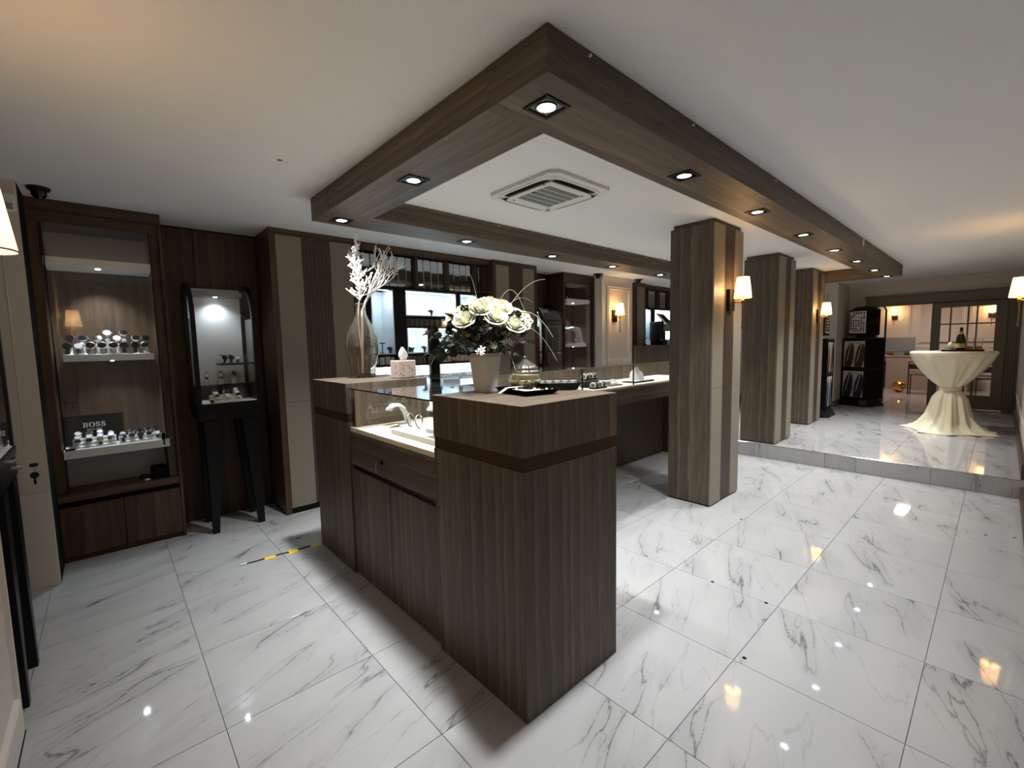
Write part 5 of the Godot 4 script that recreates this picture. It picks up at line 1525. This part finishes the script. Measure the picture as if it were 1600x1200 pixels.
func branches() -> void:
	var c := V(1.46, 1.269, -3.30)
	var v := thing("glass_vase", "tall pear-shaped smoky glass vase on the far counter block", "vase", c)
	var pr := []
	for q in [[0.0, 0.0], [0.085, 0.0], [0.09, 0.01], [0.088, 0.03], [0.094, 0.09], [0.112, 0.16], [0.121, 0.225], [0.117, 0.29], [0.096, 0.36], [0.066, 0.42], [0.044, 0.465], [0.036, 0.51], [0.038, 0.545], [0.042, 0.555]]: pr.append(Vector2(q[0], q[1]))
	var inner := pr.duplicate()
	inner.reverse()
	var full := pr.duplicate()
	for q in inner: full.append(Vector2(maxf(0.0, q.x - 0.004), maxf(q.y, 0.012)))
	mk(v, "body", M.glass_smoke, G.new().lathe(full, c, 36))
	mk(v, "rim", M.glass_smoke, G.new().lathe([Vector2(0.038, 0.552), Vector2(0.044, 0.556), Vector2(0.038, 0.56)], c, 28))
	var b := thing("white_branches", "two bare white-painted branches standing in the glass vase", "branches", c + V(0, 0.02, 0))
	var right := V(0.740, 0, 0.672)
	var fwd := V(0.672, 0, -0.740)
	var g := G.new()
	var st := []
	for i in 14: st.append(c + right * (-0.012 + 0.012 * sin(i * 0.9)) + fwd * 0.01 * cos(i * 1.3) + V(0, 0.03 + 0.92 * i / 13.0, 0))
	g.tube(st, 0.007, 0.004, 6)
	for i in 30:
		var h := 0.58 + 0.37 * i / 29.0
		var k := clampf((h - 0.03) / 0.92 * 13.0, 0, 12.99)
		var q: Vector3 = st[int(k)].lerp(st[int(k) + 1], k - int(k))
		for s in 3: grow(g, q, (V(0, rf(0.2, 1.2), 0) + right * rf(-1, 1.0) + fwd * rf(-1, 1)).normalized(), rf(0.045, 0.085) * (1.0 if s else 1.25), 0.0048, 1 if s == 0 else 0)
	for q in [[0.02, 0.78, 0.11], [0.02, 0.70, 0.10]]: grow(g, c + right * q[0] + V(0, q[1], 0), (right + V(0, 0.5, 0)).normalized(), q[2], 0.005, 1)
	mk(b, "branch", M.branch, g)
	var h := G.new()
	var tr := [c + V(-0.01, 0.03, 0), c + V(0.0, 0.3, 0.01), c + right * 0.012 + V(0, 0.50, 0), c + right * 0.04 + V(0, 0.57, 0), c + right * 0.085 + V(0, 0.645, 0)]
	h.tube(tr, 0.010, 0.008, 7)
	for i in 9:
		var e: Vector3 = c + right * (0.15 + 0.17 * i / 8.0) + V(0, 0.97 - 0.16 * i / 8.0 + rf(-0.03, 0.03), 0) + fwd * rf(-0.07, 0.07)
		var s0: Vector3 = tr[4].lerp(tr[3], rf(0, 0.8))
		var ps := []
		var ph := rf(0, 6)
		for k in 12:
			var u := k / 11.0
			ps.append(s0.lerp(e, u) + right * (0.022 * sin(ph + u * 9.0) * u + 0.02 * sin(u * PI)) + V(0, 0.016 * cos(ph + u * 8.0) * u, 0) + fwd * 0.02 * sin(ph * 2 + u * 7.0) * u)
		h.tube(ps, 0.0062, 0.0022, 6)
		for k in [4, 6, 7, 8, 9, 10, 11]: grow(h, ps[k], (e - s0).normalized() + V(rf(-0.8, 0.8), rf(-0.4, 0.9), rf(-0.8, 0.8)), rf(0.03, 0.065), 0.003, 0)
	grow(h, c + right * 0.03 + V(0, 0.55, 0), (V(0, 1, 0) + right * 0.35).normalized(), 0.16, 0.005, 1)
	mk(b, "branch", M.branch, h)

func counter_top_things() -> void:
	var y := 1.2695
	# tissue box
	var p := V(1.615, y, -2.965)
	var t := thing("tissue_box", "pink speckled stone cube tissue box on the far counter block", "tissue box", p)
	mk(t, "box", M.stone_pink, G.new().box(p + V(-0.068, 0, -0.068), p + V(0.068, 0.128, 0.068), 1, 0.005))
	var gd := G.new()
	for i in 60:
		var s := rf(0.0025, 0.006)
		var f := i % 3
		var q := p + (V(-0.068, rf(0.008, 0.12), rf(-0.06, 0.06)) if f == 0 else (V(rf(-0.06, 0.06), rf(0.008, 0.12), 0.068) if f == 1 else V(rf(-0.06, 0.06), 0.128, rf(-0.06, 0.06))))
		gd.ball(q, V(0.0008 if f == 0 else s, 0.0008 if f == 2 else s * rf(0.5, 1), 0.0008 if f == 1 else s), 6)
	mk(t, "speckle", M.stone_dark, gd).set_meta("kind", "stuff")
	var pts := []
	for r in 7:
		var u := r / 6.0
		var row := []
		for j in 14:
			var a := TAU * j / 14
			var rr := (0.018 + 0.022 * sin(u * PI * 0.9)) * (1 + 0.22 * sin(a * 3 + u * 2)) * (1 - 0.75 * u * u)
			row.append(p + V(cos(a) * rr, 0.126 + u * 0.10, sin(a) * rr * 0.8))
		pts.append(row)
	mk(t, "tissue", M.tissue, G.new().sheet(pts, true))
	# candy tray, jar and sweets: the tray is turned corner-first
	var c := V(1.455, y, -1.495)
	var ct := thing("candy_tray", "flat square black tray under the glass candy jar", "tray", c)
	var bs := Basis(Vector3.UP, -0.15)
	var g := G.new()
	var lo := []
	var hi := []
	for q in [[-1, -1], [1, -1], [1, 1], [-1, 1]]:
		lo.append(c + bs * V(q[0] * 0.078, 0.002, q[1] * 0.105)); hi.append(c + bs * V(q[0] * 0.10, 0.024, q[1] * 0.13))
	g.prism(lo, V(0, 0.004, 0))
	for i in 4:
		var e := (i + 1) % 4
		var m: Vector3 = (lo[e] - lo[i]).cross(hi[i] - lo[i]).normalized()
		g.quad(lo[i], lo[e], hi[e], hi[i], m if m.y < 0 else -m)
		var w := V(0, 0.004, 0)
		g.quad(lo[i] + w, lo[e] + w, hi[e] + w * 0.4, hi[i] + w * 0.4, -m if m.y < 0 else m)
	mk(ct, "dish", M.black_gloss, g)
	for i in 16:
		var q := c + bs * V(rf(-0.06, 0.06), 0.013, rf(-0.03, 0.09))
		if q.distance_to(V(1.50, q.y, -1.555)) < 0.062: continue
		var cd := thing("candy", "%s-wrapped sweet lying on the black candy tray" % ("gold" if i % 3 == 0 else "white"), "candy", q, "sweets on the candy tray")
		var ax := bs * V(rf(-1, 1), rf(0, 0.3), rf(-1, 1)).normalized()
		mk(cd, "sweet", M.candy_gold if i % 3 == 0 else M.candy_white, G.new().ball(q, V(0.013, 0.007, 0.010), 10))
		mk(cd, "wrapper_end", M.candy_white, G.new().cyl(q + ax * 0.011, q + ax * 0.022, 0.003, 0.008, 8).cyl(q - ax * 0.011, q - ax * 0.022, 0.003, 0.008, 8))
	var tg := thing("tongs", "thin metal sugar tongs resting over the candy tray's left corner", "tongs", c)
	for s in [0.0, 0.012]: mk(tg, "arm", M.steel, G.new().tube([c + V(-0.145, 0.006, -0.045 + s), c + V(-0.10, 0.03, -0.035 + s), c + V(-0.03, 0.034, 0.0 + s * 0.4)], 0.0022, 0.003, 6))
	var jp := V(1.50, y + 0.006, -1.555)
	var j := thing("candy_jar", "round amber glass candy jar with fluted silver lid on the black tray", "jar", jp)
	var body := []
	for q in [[0, 0], [0.035, 0], [0.04, 0.004], [0.060, 0.020], [0.070, 0.045], [0.067, 0.068], [0.052, 0.086], [0.049, 0.086], [0.063, 0.067], [0.066, 0.045], [0.056, 0.022], [0, 0.008]]: body.append(Vector2(q[0] * 1.12, q[1] * 1.08))
	mk(j, "bowl", M.glass_bowl, G.new().lathe(body, jp, 36))
	var lp := []
	for q in [[0.060, 0.080], [0.0605, 0.084], [0.058, 0.089], [0.051, 0.094], [0.050, 0.097], [0.055, 0.099], [0.046, 0.110], [0.034, 0.120], [0.020, 0.129], [0.012, 0.137], [0.007, 0.140]]:
		var row := []
		for k in 64:
			var a := TAU * k / 64
			var rr: float = q[0] * 1.12 * (1 + 0.075 * absf(sin(a * 8)))
			row.append(jp + V(cos(a) * rr, q[1] * 1.08, sin(a) * rr))
		lp.append(row)
	mk(j, "lid", M.silver_lid, G.new().sheet(lp, true))
	mk(j, "knob", M.silver_lid, G.new().ball(jp + V(0, 0.158, 0), V(0.009, 0.009, 0.009), 12))
	for i in 9:
		var a := i * 2.4
		var q := jp + V(cos(a) * (0.010 + 0.0032 * i), 0.022 + (i / 4) * 0.014, sin(a) * (0.010 + 0.0032 * i))
		var cd := thing("candy", "%s-wrapped sweet inside the amber candy jar" % ("gold" if i % 2 else "white"), "candy", q, "sweets inside the candy jar")
		mk(cd, "sweet", M.candy_gold if i % 2 else M.candy_white, G.new().ball(q, V(0.013, 0.009, 0.011), 10))
	# boat-shaped dark tray with cups
	var b := V(1.66, y, -1.485)
	var bt := thing("cup_tray", "dark patterned boat-shaped tray with white cups at the counter edge", "tray", b)
	var rows := []
	for q in [[0.35, 0.0], [0.75, 0.001], [0.85, 0.004], [1.0, 0.034], [0.97, 0.036], [0.80, 0.008], [0.0, 0.006]]:
		var row := []
		for k in 40:
			var a := TAU * k / 40
			var lx: float = signf(cos(a)) * pow(absf(cos(a)), 0.5) * 0.055 * q[0]
			var lz: float = signf(sin(a)) * pow(absf(sin(a)), 0.5) * 0.115 * q[0]
			row.append(b + Basis(Vector3.UP, 0.83) * V(lx, q[1], lz))
		rows.append(row)
	mk(bt, "dish", M.black, G.new().sheet(rows, true))
	for s in 5: mk(bt, "stripe", M.grey_panel, G.new().cyl(b + Basis(Vector3.UP, 0.83) * V(0.049, 0.008, -0.07 + s * 0.033), b + Basis(Vector3.UP, 0.83) * V(0.054, 0.027, -0.058 + s * 0.033), 0.002, -1, 6))
	for i in 5:
		var q := b + Basis(Vector3.UP, 0.83) * V(0.004, 0.008, -0.085 + i * 0.040)
		var cp := thing("espresso_cup", "small white cup, %s from the left in the boat-shaped tray" % ORD[i], "cup", q, "white cups in the boat tray")
		mk(cp, "bowl", M.white_gloss, G.new().lathe([Vector2(0, 0), Vector2(0.011, 0), Vector2(0.018, 0.036), Vector2(0.0165, 0.036), Vector2(0.010, 0.004), Vector2(0, 0.004)], q, 16))
		mk(cp, "handle", M.white_gloss, G.new().tube([q + V(0.016, 0.028, 0), q + V(0.025, 0.025, 0), q + V(0.024, 0.014, 0), q + V(0.014, 0.01, 0)], 0.002, -1, 6))

func necklace_roll(p: Vector3, n: int, lb: String, group: String) -> void:
	# dark cushion rack with a row of bracelets
	var t := thing("bracelet_rack", lb, "bracelet rack", p, group)
	bx(t, "base", M.black, p + V(-0.10, 0, -0.035), p + V(0.10, 0.012, 0.035), 0, 0.003)
	for i in n:
		var x := -0.085 + i * 0.17 / maxf(1, n - 1)
		var ps := []
		for k in 17: ps.append(p + V(x, 0.036 + cos(TAU * k / 16) * 0.024, sin(TAU * k / 16) * 0.028))
		mk(t, "bracelet", M.leather_white if i % 2 == 0 else M.steel, G.new().tube(ps, 0.008, -1, 8))
	mk(t, "roll", M.velvet_grey, G.new().cyl(p + V(-0.10, 0.034, 0), p + V(0.10, 0.034, 0), 0.016, -1, 12))

func showcase_things() -> void:
	var y := 0.985
	bust("white necklace bust, left one in the low glass showcase", V(1.36, y, -2.62), -2.0, 1.1, "", true)
	bust("white necklace bust, right one in the low glass showcase", V(1.53, y, -2.40), -2.0, 1.1, "", true)
	var pt := thing("jewellery_plinth", "white stepped jewellery plinth on the showcase's cream deck", "display plinth", V(1.34, y, -2.1))
	bx(pt, "lower_step", M.white, V(1.22, y, -2.42), V(1.46, y + 0.03, -1.86), 2, 0.003)
	bx(pt, "upper_step", M.white, V(1.30, y + 0.03, -2.16), V(1.46, y + 0.055, -1.88), 2, 0.003)
	bx(pt, "inlay", M.velvet_grey, V(1.235, y + 0.03, -2.05), V(1.29, y + 0.032, -1.88), 2, 0.001)
	for i in 2:
		var z := -2.38 + i * 0.10
		var h := thing("hoop_earring", "silver hoop earring, %s on the white plinth" % ["left one", "right one"][i], "earring", V(1.33, y + 0.03, z), "hoop earrings")
		var ps := []
		for k in 25: ps.append(V(1.33, y + 0.075 + cos(TAU * k / 24) * 0.040, z + sin(TAU * k / 24) * 0.040))
		mk(h, "hoop", M.steel, G.new().tube(ps, 0.004, -1, 8))
		mk(h, "clasp", M.steel, G.new().ball(V(1.33, y + 0.115, z), V(0.006, 0.005, 0.006), 8))
	bust("small white ring bust at the right end of the low glass showcase", V(1.39, y + 0.055, -2.0), -1.15, 0.85)
	# right run
	var yr := 1.05
	for q in [[V(3.55, yr, -2.65), "lower front bracelet rack in the long glass counter", 4], [V(3.60, yr + 0.075, -2.80), "raised rear bracelet rack in the long glass counter", 4]]:
		necklace_roll(q[0], q[2], q[1], "")
	var rs := thing("rack_riser", "small dark riser block under the rear bracelet rack", "riser", V(3.60, yr, -2.80))
	bx(rs, "block", M.black, V(3.50, yr, -2.84), V(3.70, yr + 0.06, -2.76), 0, 0.003); bx(rs, "top", M.velvet_grey, V(3.50, yr + 0.06, -2.84), V(3.70, yr + 0.075, -2.76), 0, 0.003)
	var gp := thing("bracelet_pad", "grey velvet pad with curled bracelets in the long glass counter", "display pad", V(3.85, yr, -2.74))
	bx(gp, "pad", M.velvet_grey, V(3.74, yr, -2.80), V(3.99, yr + 0.012, -2.66), 0, 0.005)
	mk(gp, "roll", M.leather_white, G.new().cyl(V(3.74, yr + 0.036, -2.78), V(3.84, yr + 0.036, -2.72), 0.024, 0.02, 14))
	for i in 2:
		var ps := []
		for k in 13: ps.append(V(3.90 + i * 0.035, yr + 0.014 + sin(PI * k / 12) * 0.04, -2.74 + cos(PI * k / 12) * 0.045))
		mk(gp, "bracelet", M.leather_white, G.new().tube(ps, 0.007, -1, 8))
	bust("white necklace bust at the pillar end of the long glass counter", V(4.40, yr + 0.02, -2.76), -0.75, 0.9)
	var bp := thing("bust_base", "dark pad under the bust at the pillar end", "pad", V(4.42, yr, -2.75))
	bx(bp, "pad", M.black_matt, V(4.22, yr, -2.83), V(4.62, yr + 0.014, -2.66), 0, 0.004); bx(bp, "top", M.leather_white, V(4.24, yr + 0.014, -2.82), V(4.60, yr + 0.02, -2.67), 0, 0.002)
	# pale boxes standing behind the flowers
	var wb := thing("white_display_box", "white display box in the long counter behind the flower vase", "box", V(2.15, yr, -2.85))
	bx(wb, "box", M.white, V(2.02, yr, -2.95), V(2.28, yr + 0.10, -2.75), 0, 0.004); bx(wb, "velvet_top", M.velvet_grey, V(2.04, yr + 0.10, -2.93), V(2.26, yr + 0.104, -2.77), 0, 0.001)
	necklace_roll(V(2.45, yr, -2.78), 4, "dark bracelet rack behind the flower vase in the long counter", "")
	necklace_roll(V(2.86, yr, -2.74), 5, "bracelet rack with white bracelets behind the boat-shaped tray", "")

func till_things() -> void:
	var y := 1.425
	var t := thing("till_screen", "tilted black till screen on the tall counter beside the first pillar", "screen", V(7.670, y, -4.280))
	var g := G.new().box(V(-0.20, -0.14, -0.015), V(0.20, 0.14, 0.015), 1, 0.006)
	var o := mk(t, "display", M.aluminium, g)
	o.position = V(0.06, 0.47, 0.03); o.rotation = V(-0.75, 0.25, 0)
	var s := mk(t, "panel", M.screen, G.new().box(V(-0.19, -0.13, 0.015), V(0.19, 0.13, 0.018), 1, 0.001))
	s.position = o.position; s.rotation = o.rotation
	mk(t, "neck", M.black, G.new().cyl(V(7.670, y + 0.02, -4.300), V(7.690, y + 0.46, -4.270), 0.025, -1, 12))
	mk(t, "foot", M.black, G.new().box(V(7.590, y, -4.355), V(7.770, y + 0.10, -4.210), 0, 0.01))
	var t2 := thing("monitor", "black monitor turned sideways left of the tilted till screen", "monitor", V(7.480, y, -4.290))
	var m := mk(t2, "screen", M.screen, G.new().box(V(-0.19, 0.10, -0.012), V(0.19, 0.42, 0.012), 1, 0.006))
	m.position = V(0, 0, 0); m.rotation.y = 1.0
	var m2 := mk(t2, "bezel", M.black, G.new().box(V(-0.2, 0.09, -0.02), V(0.2, 0.43, -0.010), 1, 0.006))
	m2.position = V(0, 0, 0); m2.rotation.y = 1.0
	mk(t2, "neck", M.black, G.new().cyl(V(7.480, y, -4.300), V(7.480, y + 0.16, -4.300), 0.02, -1, 10))
	mk(t2, "foot", M.black, G.new().box(V(7.270, y, -4.355), V(7.470, y + 0.01, -4.220), 0, 0.004))
	var l := thing("desk_magnifier", "black jointed desk gadget with round white head left of the monitor", "magnifier", V(7.090, y, -4.280))
	mk(l, "foot", M.black, G.new().cyl(V(7.090, y, -4.280), V(7.090, y + 0.03, -4.280), 0.04, 0.035, 14))
	mk(l, "arm", M.black, G.new().tube([V(7.090, y + 0.03, -4.280), V(7.030, y + 0.08, -4.280), V(7.130, y + 0.14, -4.270)], 0.007, -1, 8))
	mk(l, "head", M.white_gloss, G.new().ball(V(7.140, y + 0.14, -4.260), V(0.025, 0.025, 0.025)))
	var pr := thing("receipt_printer", "small pale receipt printer at the foot of the till screen", "printer", V(7.920, y, -4.280))
	bx(pr, "body", M.grey_panel, V(7.840, y, -4.350), V(8.000, y + 0.10, -4.220), 1, 0.01); bx(pr, "slot", M.black, V(7.860, y + 0.10, -4.300), V(7.980, y + 0.103, -4.285), 1, 0.001)
